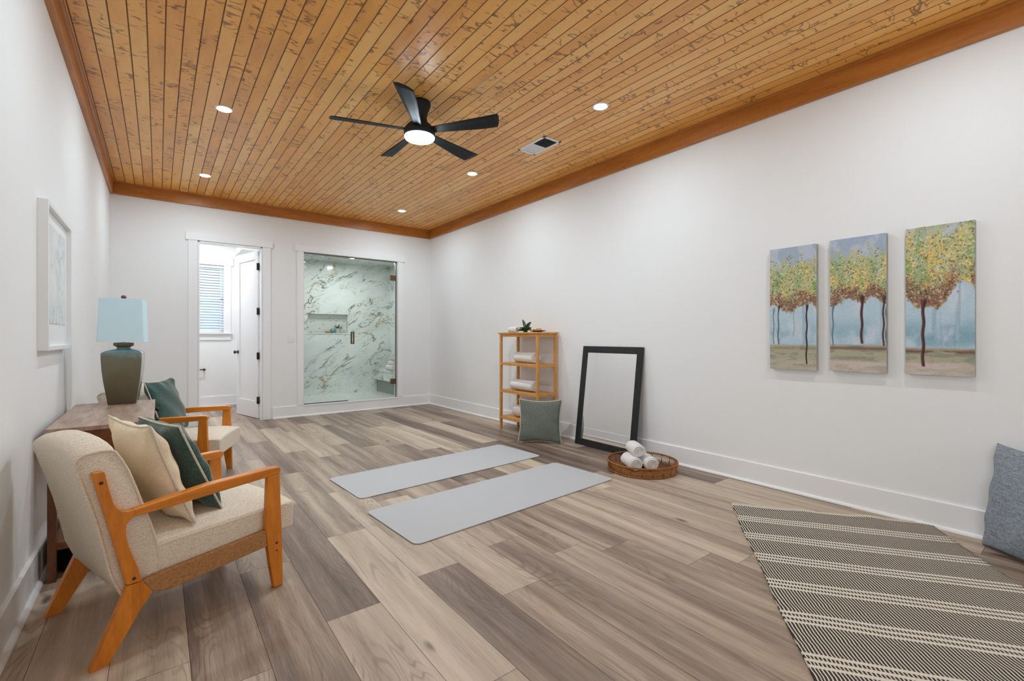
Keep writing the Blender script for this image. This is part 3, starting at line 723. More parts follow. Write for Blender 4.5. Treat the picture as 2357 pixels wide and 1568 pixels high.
# ------------------------------------------------------------------ pillows
def pillow(name, label, centre, rdir, udir, size, thick, mat, pipe=True, seed=0, ear=0.06, bend=0.0, slump=0.0, wr=0.006, fold=None, group=None):
    N = 26; rng = random.Random(seed); ph = [rng.uniform(0, 6.28) for _ in range(8)]
    r = Vector(rdir).normalized(); u = Vector(udir).normalized(); nrm = r.cross(u).normalized(); u = nrm.cross(r)
    # lowest extent sits at z of base
    Mx = Matrix((r, u, nrm)).transposed().to_4x4(); Mx.translation = Vector(centre)
    def edge(s, t_):
        x = s * (1 - ear * (1 - t_ * t_) * 1.0) ; y = t_ * (1 - ear * (1 - s * s))
        return x * size / 2, y * size / 2
    def pt(s, t_, side):
        x, y = edge(s, t_)
        k_ = max(0, (1 - s * s)) ** .5 * max(0, (1 - t_ * t_)) ** .5
        k_ = k_ ** 0.72
        puck = wr * (math.sin(9 * s + ph[0] + 3 * t_) * (abs(t_) ** 3) + math.sin(11 * t_ + ph[1] + 2 * s) * abs(s) ** 3 + .6 * math.sin(5 * (s + t_) + ph[2 + side]))
        z = (thick / 2 * k_ + puck * min(1, k_ * 3)) * (1 if side else -1)
        if fold: z += fold(s, t_, side)
        y -= slump * (1 - s * s) * (t_ > 0) * t_
        z += bend * (s * s - .4) 
        return (x, y, z)
    verts, faces = [], []
    for side in (1, 0):
        for i in range(N + 1):
            for j in range(N + 1):
                s = -1 + 2 * i / N; t_ = -1 + 2 * j / N
                s = math.sin(s * PI / 2) * .5 + s * .5; t_ = math.sin(t_ * PI / 2) * .5 + t_ * .5
                verts.append(pt(s, t_, side))
    N2 = (N + 1) ** 2; id_ = lambda i, j, sd: (0 if sd else N2) + i * (N + 1) + j
    for i in range(N):
        for j in range(N):
            faces.append((id_(i, j, 1), id_(i + 1, j, 1), id_(i + 1, j + 1, 1), id_(i, j + 1, 1)))
            faces.append((id_(i, j, 0), id_(i, j + 1, 0), id_(i + 1, j + 1, 0), id_(i + 1, j, 0)))
    zmin = min((Mx @ Vector(v)).z for v in verts)
    t = thing(name, label, 'pillow', (centre[0], centre[1], zmin), 0, group)
    inv = Matrix.Translation((-centre[0], -centre[1], -zmin)) @ Mx
    vv = [inv @ Vector(v) for v in verts]
    bm = bmesh.new(); bvs = [bm.verts.new(v) for v in vv]
    for f in faces: bm.faces.new([bvs[i] for i in f])
    bmesh.ops.remove_doubles(bm, verts=bm.verts, dist=0.0005)
    me = bpy.data.meshes.new('cover'); bm.to_mesh(me); bm.free(); me.materials.append(mat)
    link('cover', me, t, smooth=True)
    ring = []
    K = 30
    for e in range(4):
        for i in range(K):
            q = -1 + 2 * i / K
            s, t_ = [(q, -1), (1, q), (-q, 1), (-1, -q)][e]
            p_ = pt(s, t_, 1); ring.append(inv @ Vector(p_))
    if pipe: B().tube(ring, 0.0045, 6, closed=True).build('piping', M['piping'], t, smooth=True)
    return t
def cl(chair, x, y, z):        # chair profile coordinates -> world
    loc, a = chair; x -= OX; y -= OY
    return Vector((loc[0] + x * math.cos(a) - y * math.sin(a), loc[1] + x * math.sin(a) + y * math.cos(a), z))
C1, C2 = (l1, a1), (l2, a2)
def lean(ch, x, z, y, deg, tilt=0):
    """centre, right dir, up dir for a pillow in a chair, leaning back deg"""
    c = cl(ch, x, y, z); up = cl(ch, x - math.sin(math.radians(deg)), y, z + math.cos(math.radians(deg))) - c
    rt = cl(ch, x, y + 1, z) - c
    if tilt: q = Matrix.Rotation(math.radians(tilt), 3, rt.cross(up)); rt = q @ rt; up = q @ up
    return c, rt, up
c, rt, up = lean(C1, 0.268, 0.612, 0.295, 20)
pillow('throw_pillow', 'cream throw pillow against the back of the near armchair', c, rt, up, 0.46, 0.125, M['cream'], True, 3, 0.10, wr=0.008, group='throw pillows')
c, rt, up = lean(C1, 0.398, 0.60, 0.345, 23)
pillow('throw_pillow', 'dark green velvet pillow in the near armchair, in front of the cream one', c, rt, up, 0.44, 0.12, M['velvet'], True, 5, 0.05, wr=0.006, group='throw pillows')
c, rt, up = lean(C2, 0.29, 0.612, 0.33, 17)
pillow('throw_pillow', 'dark green velvet pillow with white piping in the far armchair', c, rt, up, 0.46, 0.13, M['velvet'], True, 9, 0.08, wr=0.008, group='throw pillows')
d_ = Vector((0.68, -0.733, 0)); n_ = Vector((0.733, 0.68, 0))
pillow('throw_pillow', 'grey green velvet pillow standing on the floor against the towel shelf', Vector((3.37, 3.885, 0.236)) + n_ * 0.045, d_, Vector((0, 0, 1)) * .975 + n_ * .20, 0.49, 0.13, M['velvetg'], True, 12, 0.11, group='throw pillows')
d_ = Vector((-0.65, -0.76, 0)); n_ = Vector((0.76, -0.65, 0))
pillow('floor_pillow', 'blue grey woven pillow leaning on the right wall at the picture edge', Vector((3.73, .43, 0.285)) + d_ * 0.28 + n_ * 0.03, -d_, Vector((0, 0, 1)) + n_ * 0.14, 0.59, 0.17, M['grey'], False, 21, 0.07, wr=0.006)

# ------------------------------------------------------------------ console table
ct = thing('console_table', 'brown wooden console table with two drawers and a low shelf against the left wall', 'table', (-0.225, 3.615, 0))
tx, ty = 0.2, 0.525
b = B(); b.box((0, 0, 0.728), (0.412, 1.05, 0.022)); b.build('table_top', M['wtop'], ct, bevel=0.002)
for sx in (-1, 1):
    for sy in (-1, 1): B().box((sx * (tx - 0.018), sy * (ty - 0.02), 0.3585), (0.032, 0.032, 0.717)).build('leg', M['walnutz'], ct, bevel=0.002)
b = B(); b.box((-0.19, 0, 0.655), (0.016, 0.98, 0.124))
for sy in (-1, 1): b.box((0, sy * 0.507, 0.655), (0.34, 0.018, 0.124))
b.build('apron', M['walnut'], ct)
for sy in (-1, 1):
    dw = B().box((0.188, sy * 0.246, 0.655), (0.018, 0.484, 0.118)).build('drawer', M['walnut'], ct, bevel=0.002)
    B().lathe([(0.006, 0.197), (0.006, 0.210), (0.014, 0.213), (0.015, 0.222), (0.010, 0.227), (0.001, 0.228)], 18, (0, sy * 0.246, 0.700), 'x', cap=False).build('knob', M['black'], dw, smooth=True)
b = B(); b.box((0, 0, 0.166), (0.372, 1.02, 0.036)); b.build('lower_shelf', M['walnut'], ct, bevel=0.002)
bi = thing('storage_bin', 'black soft floor bin tucked under the console table shelf', 'bin', (-0.235, 3.46, 0))
kk = B(); kk.box((0, 0, 0.068), (0.36, 0.56, 0.128)); kk.build('body', plain('black_felt', srgb(14, 14, 16), 0.9, spec=0.2), bi, bevel=0.035, seg=5)
kk = B(); kk.box((0, 0, 0.004), (0.28, 0.48, 0.008)); kk.build('base', M['black'], bi)

# ------------------------------------------------------------------ table lamp
lp = thing('table_lamp', 'square olive green ceramic table lamp with a pale blue box shade', 'lamp', (-0.186, 4.035, 0.739), math.radians(-4))
def ceramic():
    k = NT('reactive_glaze', 0.18, spec=0.6)
    z = k.sep(k.obj())[2]; n = k.noise(k.obj(), 14, 3, 0.6)
    f = k.math('ADD', z, k.math('MULTIPLY', k.math('SUBTRACT', n, 0.5), 0.08))
    k.base(k.ramp(k.math('MULTIPLY', f, 2.6), [(0.0, srgb(76, 70, 50)), (1.0, srgb(140, 178, 190)), (0.55, srgb(106, 99, 74)), (0.80, srgb(104, 106, 88)), (0.90, srgb(108, 138, 142))]))
    k.b.inputs['Coat Weight'].default_value = 0.4; return k.m
def sqring(hw, z, rc=0.12, seg=6):
    pts = []
    r = hw * rc
    for qx, qy, a0 in ((1, 1, 0), (-1, 1, 90), (-1, -1, 180), (1, -1, 270)):
        for i in range(seg + 1):
            a = math.radians(a0 + 90 * i / seg); pts.append(((hw - r) * qx + r * math.cos(a), (hw - r) * qy + r * math.sin(a), z))
    return pts
def loft(rings, cap=True):
    verts = [p for r in rings for p in r]; n = len(rings[0]); faces = []
    for a in range(len(rings) - 1):
        for i in range(n): faces.append((a * n + i, a * n + (i + 1) % n, (a + 1) * n + (i + 1) % n, (a + 1) * n + i))
    if cap: faces.append(tuple(reversed(range(n)))); faces.append(tuple((len(rings) - 1) * n + i for i in range(n)))
    return verts, faces
rings = [sqring(h_, z_, .10 + .0 * z_) for h_, z_ in ((.069, 0), (.073, .003), (.082, .07), (.0925, .15), (.100, .23), (.1035, .30), (.1035, .335), (.101, .341))] + [sqring(h_, z_, rc_) for h_, z_, rc_ in ((.090, .350, .3), (.065, .360, .7), (.038, .366, 1.0), (.036, .372, 1.0))]
v_, f_ = loft(rings); o = raw('lamp_base', v_, f_, ceramic(), lp, smooth=True); md = o.modifiers.new('es', 'EDGE_SPLIT'); md.split_angle = math.radians(40)
B().lathe([(.034, .368), (.036, .376), (.052, .384), (.055, .394), (.052, .404), (.020, .407)], 32).build('neck', M['bronze2'] if 'bronze2' in M else plain('neck_glaze', srgb(120, 104, 82), 0.3), lp, smooth=True)
ks = NT('shade_linen', 0.85, srgb(216, 242, 252), spec=0.2)
fb = ks.noise(ks.mapv(ks.obj(), (1, 1, 6)), 220, 2, 0.5); ks.bump(fb, 0.0004)
sh0, sh1 = .121, .112
so_ = [sqring(sh0, .410, .09), sqring((sh0 + sh1) / 2, .55, .09), sqring(sh1, .694, .09)]
si_ = [sqring(sh1 - .003, .694, .09), sqring((sh0 + sh1) / 2 - .003, .55, .09), sqring(sh0 - .003, .410, .09), sqring(sh0, .410, .09)]
v_, f_ = loft(so_ + si_, cap=False); o = raw('lamp_shade', v_, f_, ks.m, lp, smooth=True); md = o.modifiers.new('es', 'EDGE_SPLIT'); md.split_angle = math.radians(40)
b = B(); b.tube([(0, 0, .40), (0, 0, .695)], .004, 8)
for a_ in (0, PI / 2): b.tube([(math.cos(a_) * .108, math.sin(a_) * .108, .685), (-math.cos(a_) * .108, -math.sin(a_) * .108, .685)], .002, 6)
b.build('harp', M['bronze'], lp)
B().lathe([(.005, .69), (.006, .698), (.013, .704), (.015, .712), (.010, .720), (.001, .724)], 20).build('finial', M['bronze'], lp, smooth=True)

# ------------------------------------------------------------------ framed picture on the left wall
fy0, fy1, fz0, fz1 = 3.185, 3.955, 1.113, 1.862
pf = thing('framed_picture', 'deep white framed pale marble pattern print on the left wall', 'picture', (XL, (fy0 + fy1) / 2, (fz0 + fz1) / 2))
hy, hz = (fy1 - fy0) / 2, (fz1 - fz0) / 2
b = B()
for s in (-1, 1):
    b.box((0.020, s * (hy - 0.011), 0), (0.040, 0.022, 2 * hz)); b.box((0.020, 0, s * (hz - 0.011)), (0.040, 2 * hy - 0.044, 0.022))
b.build('frame', M['white'], pf, bevel=0.0015)
B().box((0.016, 0, 0), (0.004, 2 * hy - 0.04, 2 * hz - 0.04)).build('mat_board', M['trim'], pf)
km = NT('pale_print', 0.35); vv_ = km.mapv(km.obj(), (1, 1.4, 1), rot=(0.7, 0, 0)); n0 = km.noise(vv_, 5, 4, 0.6, 1.5)
cc_ = km.mix(km.smooth(n0, 0.35, 0.65), srgb(206, 213, 216), srgb(226, 229, 226))
cc_ = km.mix(km.math('MULTIPLY', km.smooth(km.math('ABSOLUTE', km.math('SUBTRACT', km.noise(vv_, 3, 3, 0.5, 1.0), 0.5)), 0, 0.02, 1, 0), 0.5), cc_, srgb(150, 162, 168))
cc_ = km.mix(km.math('MULTIPLY', km.smooth(km.noise(vv_, 2.2, 2, 0.5), 0.6, 0.7), 0.35), cc_, srgb(222, 222, 180)); km.base(cc_)
B().box((0.0195, 0.0, 0.025), (0.003, 2 * hy - 0.19, 2 * hz - 0.23)).build('print', km.m, pf)

# ------------------------------------------------------------------ painted canvases
def lin(c):
    c = np.asarray(c, float) / 255; return np.where(c <= 0.04045, c / 12.92, ((c + 0.055) / 1.055) ** 2.4)
def fbm(nx, nz, sx, sz, seed, octv=4, rough=0.55):
    rg = np.random.RandomState(seed); out = np.zeros((nz, nx)); amp = 1; tot = 0
    for o_ in range(octv):
        gx, gz = int(sx * 2 ** o_) + 2, int(sz * 2 ** o_) + 2; g_ = rg.rand(gz, gx)
        xs = np.linspace(0, gx - 1.001, nx); zs = np.linspace(0, gz - 1.001, nz)
        xi, zi = xs.astype(int), zs.astype(int); fx, fz = xs - xi, zs - zi; fx = fx * fx * (3 - 2 * fx); fz = fz * fz * (3 - 2 * fz)
        a = g_[np.ix_(zi, xi)]; b_ = g_[np.ix_(zi, xi + 1)]; c_ = g_[np.ix_(zi + 1, xi)]; d2 = g_[np.ix_(zi + 1, xi + 1)]
        out += amp * ((a * (1 - fx) + b_ * fx) * (1 - fz)[:, None] + (c_ * (1 - fx) + d2 * fx) * fz[:, None]); tot += amp; amp *= rough
    return out / tot
def ss(x, a, b_): t_ = np.clip((x - a) / (b_ - a), 0, 1); return t_ * t_ * (3 - 2 * t_)
def paint(idx):
    nx, nz = 128, 344; rg = np.random.RandomState(40 + idx)
    X, Z = np.meshgrid(np.linspace(0, 1, nx), np.linspace(0, 1, nz))    # Z 0 bottom .. 1 top
    F = lambda a, b_, s, o_=4: fbm(nx, nz, a, b_, s + idx * 100, o_)
    def mixc(C, col, m_): return C * (1 - m_[..., None]) + np.array(col, float) * m_[..., None]
    C = np.zeros((nz, nx, 3)) + np.array((184, 193, 208))
    C = mixc(C, (150, 166, 190), ss(F(3, 6, 1), .45, .6) * .6)
    # water band
    base = [0.20, 0.20, 0.18][idx]
    wtr = ss(Z, base - .01, base + .02) * (1 - ss(Z, .58, .66))
    C = mixc(C, (184, 205, 219), wtr); C = mixc(C, (136, 172, 188), wtr * ss(1 - np.abs(Z - base - .08) / .16, 0, 1) * ss(F(2, 8, 3), .3, .6) * [.6, .6, 1.0][idx])
    C = mixc(C, (206, 212, 224), wtr * ss(F(3, 5, 4), .5, .7) * .7)
    C = mixc(C, (120, 150, 172), wtr * ss(F(14, 2, 5, 2), .62, .75) * .35)
    # canopy
    low = [0.50, 0.50, 0.46][idx]; top = [.88, .87, .99][idx]
    if idx == 0: bot = 0.505 + 0.025 * np.sin(X * 9 + 1)
    elif idx == 1: bot = 0.555 - 0.04 * np.exp(-((X - .6) / .12) ** 2) - .06 * np.exp(-((X - 0) / .2) ** 2) - 0.05 * np.exp(-((X - 1) / .15) ** 2)
    else: bot = 0.61 - 0.15 * np.exp(-((X - .32) / .36) ** 4) - .04 * np.exp(-((X - 1) / .07) ** 2)
    n1 = F(9, 20, 7); n2 = F(52, 120, 8, 2)
    m_ = ss(Z + (n1 - .5) * .10, bot - .01, bot + .02) * (1 - ss(Z + (n1 - .5) * .22 + (n2 - .5) * .12, top - .07, top + .05))
    C = mixc(C, (186, 184, 132), m_)
    C = mixc(C, (220, 192, 112), m_ * .85 * ss(F(5, 9, 9), .46, .60)); C = mixc(C, (158, 176, 124), m_ * ss(F(4, 8, 10), .50, .64) * .9)
    C = mixc(C, (170, 190, 170), m_ * ss(F(6, 12, 11), .56, .68) * ss(Z, .6, .8) * .8)
    C = mixc(C, (140, 168, 104), m_ * ss(F(4, 8, 12), .64, .72) * .8)
    brn = m_ * (1 - ss(Z + (n1 - .5) * .12, bot + .05, bot + [.13, .12, .21][idx]))
    if idx == 2: brn = brn * np.clip(1 - ss(X, .68, .84) + ss(X, .93, .97), 0, 1)
    C = mixc(C, (146, 104, 88), brn * .85); C = mixc(C, (106, 72, 62), brn * ss(n2, .5, .66) * .6)
    C = mixc(C, (84, 74, 60), m_ * ss(n2, .60, .70) * .55); C = mixc(C, (238, 228, 190), m_ * ss(F(34, 80, 13, 2), .62, .74) * .6)
    for _ in range(70):
        a, b_ = rg.rand(), rg.uniform(bot.min() + .05, top + .06); d2 = ((X - a) / .012) ** 2 + ((Z - b_) / .004) ** 2; C = mixc(C, (62, 52, 44), np.exp(-d2) * .8)
    # ground
    C = mixc(C, (176, 172, 148), 1 - ss(Z + (F(3, 6, 14) - .5) * .01, base - .004, base + .004))
    C = mixc(C, (144, 146, 128), (1 - ss(Z, base - .01, base)) * ss(F(3, 46, 15, 3), .5, .62) * .8)
    C = mixc(C, (120, 88, 78), (np.exp(-((Z - base + .025) / .012) ** 2)) * [.35, .8, .95][idx] * ss(F(3, 20, 16), .3, .5))
    C = mixc(C, (206, 190, 182), (1 - ss(Z, .065, .105)) * (.5 + .5 * ss(F(3, 30, 17, 3), .4, .6)) * [.5, 1, 1][idx])
    # trunks
    for tx_, w_, z0_, z1_, c_, st in {0: [(.80, .016, .045, .52, (66, 46, 42), 1), (.19, .011, .20, .52, (76, 70, 72), 1), (.08, .012, .20, .50, (112, 112, 92), .6), (.53, .010, .26, .50, (120, 140, 160), .4)],
                                    1: [(.58, .024, .205, .56, (96, 64, 58), 1), (.95, .018, .19, .55, (104, 74, 64), 1), (1.0, .012, .19, .55, (74, 84, 90), .9), (.05, .014, .19, .50, (110, 132, 150), .8)],
                                    2: [(.27, .026, .05, .50, (98, 62, 58), 1)]}[idx]:
        wob = tx_ + .008 * np.sin(Z * 40) + .012 * (Z - .3); wd = w_ * (1 + .8 * ss(Z, z1_ - .06, z1_))
        tm = (1 - ss(np.abs(X - wob), wd * .6, wd * 1.25)) * ss(Z, z0_, z0_ + .012) * (1 - ss(Z, z1_ - .01, z1_ + .02))
        C = mixc(C, c_, tm * st); C = mixc(C, (40, 28, 28), tm * st * (X > wob) * .5)
    C = np.clip(C + (F(60, 160, 18, 2) - .5)[..., None] * 18, 0, 255)
    return nx, nz, lin(C)
def canvas(idx, y0, y1, z0, z1, label):
    t = thing('canvas_painting', label, 'painting', (XR, (y0 + y1) / 2, (z0 + z1) / 2), 0, 'tree paintings on the right wall')
    nx, nz, C = paint(idx); D = 0.038
    w_, h_ = (y1 - y0), (z1 - z0)
    ys_ = np.linspace(w_ / 2, -w_ / 2, nx); zs_ = np.linspace(-h_ / 2, h_ / 2, nz)   # left edge of picture is +Y
    gy, gz = np.meshgrid(ys_, zs_)
    ver = np.stack([np.full_like(gy, -D - 0.001), gy, gz], -1).reshape(-1, 3)
    i_ = np.arange((nz - 1) * nx).reshape(nz - 1, nx)[:, :-1].ravel()
    fc = np.stack([i_, i_ + 1, i_ + nx + 1, i_ + nx], -1)
    me = bpy.data.meshes.new('painted_face'); me.from_pydata(ver.tolist(), [], fc.tolist())
    ca = me.color_attributes.new('paint', 'FLOAT_COLOR', 'POINT')
    ca.data.foreach_set('color', np.concatenate([C.reshape(-1, 3), np.ones((nx * nz, 1))], 1).astype(np.float32).ravel())
    me.materials.append(M['paint']); me.update()
    o = link('painted_face', me, t)
    B().box((-D / 2, 0, 0), (D, w_, h_)).build('canvas_edge', M['cedge'], t, bevel=0.002)
kp = NT('oil_paint', 0.6, spec=0.3); kp.base(kp.n('ShaderNodeAttribute', attribute_name='paint').outputs['Color']); kp.bump(kp.noise(kp.obj(), 160, 3, 0.6), 0.001, 0.4); M['paint'] = kp.m
M['cedge'] = plain('canvas_wrap', srgb(176, 174, 166), 0.8, nz=0.2, nscale=14)
canvas(0, 1.306, 1.626, 0.936, 1.862, 'narrow canvas painting of several autumn trees, left one of three')
canvas(1, 0.900, 1.220, 0.942, 1.868, 'tall narrow canvas painting of yellow trees, middle one of three')
canvas(2, 0.486, 0.802, 0.946, 1.870, 'tall narrow canvas painting of a single russet tree, right one of three')

# ------------------------------------------------------------------ yoga mats
def yoga(label, quad):
    q = [Vector((x, y, 0)) for x, y in quad]; c = sum(q, Vector()) / 4
    ax = ((q[2] - q[1]) + (q[3] - q[0])).normalized(); L_ = ((q[2] - q[1]).length + (q[3] - q[0]).length) / 2; W2 = ((q[1] - q[0]).length + (q[2] - q[3]).length) / 2
    t = thing('yoga_mat', label, 'yoga mat', (c.x, c.y, 0), math.atan2(ax.y, ax.x), 'grey yoga mats')
    pts = []; r = 0.045
    for sx, sy, a0 in ((1, 1, 0), (-1, 1, 90), (-1, -1, 180), (1, -1, 270)):
        for i in range(8): a = math.radians(a0 + 90 * i / 7); pts.append((sx * (L_ / 2 - r) + r * math.cos(a), sy * (W2 / 2 - r) + r * math.sin(a)))
    B().prism(pts, 0.0055, 'z', 0.002).build('top_layer', M['mat'], t, bevel=0.001)
    B().prism(pts, 0.002, 'z', 0.0).build('under_layer', plain('mat_dark', srgb(96, 96, 98), 0.8), t)
    return t
yoga('light grey yoga mat, the farther of the two, next to the floor pillow', [(1.148, 3.955), (1.130, 3.322), (2.972, 3.437), (2.999, 4.085)])
yoga('light grey yoga mat, the nearer of the two, its end by the rattan tray', [(1.140, 3.050), (1.118, 2.397), (2.962, 2.508), (2.985, 3.183)])

# ------------------------------------------------------------------ rug
def rug_mat():
    k = NT('woven_rug', 0.95, spec=0.1); u = k.sep(k.n('ShaderNodeUVMap', uv_map='UVMap').outputs[0])
    s, t_ = u[0], u[1]     # s across (m), t along length (m)
    wob = k.math('MULTIPLY', k.math('SUBTRACT', k.noise(k.comb(k.math('MULTIPLY', s, 2.2), k.math('MULTIPLY', t_, 2.2), 0), 1.0, 2, 0.5), 0.5), 0.022)
    tw = k.math('ADD', t_, wob)
    # twill diagonal
    ph = k.math('SUBTRACT', k.math('MULTIPLY', s, 74.0), k.math('MULTIPLY', tw, 8.0))
    ph = k.math('ADD', ph, k.math('MULTIPLY', k.noise(k.comb(k.math('MULTIPLY', s, 4.0), k.math('MULTIPLY', t_, 9.0), 3), 1.0, 2, 0.5), 1.3))
    tri = k.math('ABSOLUTE', k.math('SUBTRACT', k.math('FRACT', ph), 0.5))
    fine = k.noise(k.comb(k.math('MULTIPLY', s, 160.0), k.math('MULTIPLY', t_, 260.0), 0), 1.0, 2, 0.7)
    dk = k.smooth(k.math('ADD', tri, k.math('MULTIPLY', k.math('SUBTRACT', fine, 0.5), 0.25)), 0.17, 0.25)
    # cream stripes: groups every 0.275 m, three lines each
    gq = k.math('SUBTRACT', k.math('FRACT', k.math('DIVIDE', k.math('ADD', tw, -0.255 + 0.275 * 0.5 + 0.275), 0.275)), 0.5)
    gd = k.math('ABSOLUTE', k.math('MULTIPLY', gq, 0.275))
    l0 = k.smooth(gd, 0.006, 0.010, 1.0, 0.0); l1_ = k.smooth(k.math('ABSOLUTE', k.math('SUBTRACT', gd, 0.034)), 0.006, 0.010, 1.0, 0.0)
    line = k.math('MAXIMUM', l0, l1_)
    dk = k.math('MULTIPLY', dk, k.math('SUBTRACT', 1.0, line))
    cream = k.mix(fine, srgb(204, 194, 178), srgb(236, 228, 214)); dark = k.mix(fine, srgb(40, 33, 33), srgb(88, 77, 73))
    k.base(k.mix(dk, cream, dark)); k.bump(k.math('SUBTRACT', 1.0, dk), 0.003, 0.8)
    return k.m
A_ = Vector((3.191, 1.626)); v2 = Vector((-.815, -.5795)); u2 = Vector((.5795, -.815)); RW, RL = 1.135, 2.2
nu, nv = 60, 110; verts, faces, uvs = [], [], []
def rz(a, b_):
    e = math.exp(-a_ / 0.10) if (a_ := b_ * RL) < 1 else 0
    return 0.004 + 0.010 * e * max(0, math.sin(a * 19 + 0.6)) * (0.3 + .7 * a)
org = Vector(((A_ + v2 * RL / 2 + u2 * RW / 2).x, (A_ + v2 * RL / 2 + u2 * RW / 2).y))
for i in range(nu + 1):
    for j in range(nv + 1):
        a, b_ = i / nu, j / nv
        wv = 0.008 * math.sin(b_ * 17 + 1) * (1 if a < .02 else 0.3 * a) 
        off = -0.006 * max(0, math.sin(a * 19 + 0.6)) if j == 0 else 0
        p_ = A_ + u2 * (a * RW * (1 - 0.0 * b_) + wv * .5) + v2 * (b_ * RL + off) - org
        verts.append((p_.x, p_.y, rz(a, b_) + 0.005)); uvs.append((a * RW, b_ * RL))
for i in range(nu):
    for j in range(nv): faces.append((i * (nv + 1) + j, i * (nv + 1) + j + 1, (i + 1) * (nv + 1) + j + 1, (i + 1) * (nv + 1) + j))
rg_ = thing('striped_rug', 'black and cream flatweave striped rug lying diagonally on the floor', 'rug', (org.x, org.y, 0))
me = bpy.data.meshes.new('weave'); me.from_pydata(verts, [], faces); ul = me.uv_layers.new(name='UVMap')
for l_ in me.loops: ul.data[l_.index].uv = uvs[l_.vertex_index]
me.materials.append(rug_mat()); me.update()
if me.polygons[0].normal.z < 0: me.flip_normals()
o = link('weave', me, rg_, smooth=True); md = o.modifiers.new('solid', 'SOLIDIFY'); md.thickness = 0.007; md.offset = -1
edge = []
for i in range(nu + 1): edge.append(Vector(verts[i * (nv + 1)]) + Vector((0, 0, -.002)))
B().tube(edge, 0.0055, 6).build('hem', M['piping'], rg_, smooth=True)

# ------------------------------------------------------------------ floor mirror
my0, my1 = 2.825, 3.638; lean_ = math.asin(0.138 / 1.085)
mr = thing('floor_mirror', 'black wood framed mirror leaning on the right wall beside the towel shelf', 'mirror', (XR - 0.162, (my0 + my1) / 2, 0), 0)
t_ = bpy.data.objects.new('x', None)
MH, MWd, FWd = 1.09, my1 - my0, 0.072
rotm = (0, lean_, 0)
b = B()
for s in (-1, 1):
    b.box((0.010, s * (MWd / 2 - FWd / 2), MH / 2), (0.020, FWd, MH)); b.box((0.010, 0, MH / 2 + s * (MH / 2 - FWd / 2)), (0.020, MWd - 2 * FWd, FWd))
b.build('frame', M['bwood'], mr, bevel=0.003, rot=rotm)
B().box((0.010, 0, MH / 2), (0.004, MWd - 2 * FWd + .01, MH - 2 * FWd + .01)).build('mirror_glass', M['mirror'], mr, rot=rotm)
B().box((0.0185, 0, MH / 2), (0.003, MWd - .04, MH - .04)).build('backing', M['gap'], mr, rot=rotm)

# ------------------------------------------------------------------ towel shelf
sx0, sx1, sy0, sy1 = 3.487, 3.797, 4.055, 4.806
cx_, cy_ = (sx0 + sx1) / 2, (sy0 + sy1) / 2
ts = thing('towel_shelf', 'four tier open bamboo shelf standing against the right wall', 'shelf', (cx_, cy_, 0))
hx_, hy_ = (sx1 - sx0) / 2, (sy1 - sy0) / 2
for a in (-1, 1):
    for c_ in (-1, 1):
        lg = B().prism([(-.0155, .12), (-.0155, 1.222), (.0155, 1.222), (.0155, .12), (.009, .0), (-.009, .0)], 0.031, 'x', a * (hx_ - .0155) - .0155)
        lg.build('leg', M['bambooz'], ts, bevel=0.003, loc=(0, c_ * (hy_ - .0155), 0))
b = B(); b.box((0, 0, 1.231), (2 * hx_ + .03, 2 * hy_ + .03, .018)); b.build('top_board', M['bamboo'], ts, bevel=0.003)
b = B()
for a in (-1, 1): b.box((a * (hx_ - .014), 0, 1.203), (.016, 2 * hy_ - .062, .034)); b.box((0, a * (hy_ - .014), 1.203), (2 * hx_ - .062, .016, .034))
b.build('apron', M['bamboo'], ts)
for z in (.858, .511, .172):
    b = B()
    for a in (-1, 1): b.box((a * (hx_ - .012), 0, z - .017), (.018, 2 * hy_ - .062, .034)); b.box((0, a * (hy_ - .012), z - .017), (2 * hx_ - .062, .018, .034))
    for i in range(6): b.box((-0.103 + i * 0.0412, 0, z - .005), (.036, 2 * hy_ - .045, .010))
    b.build('shelf_board', M['bamboo'], ts, bevel=0.002)

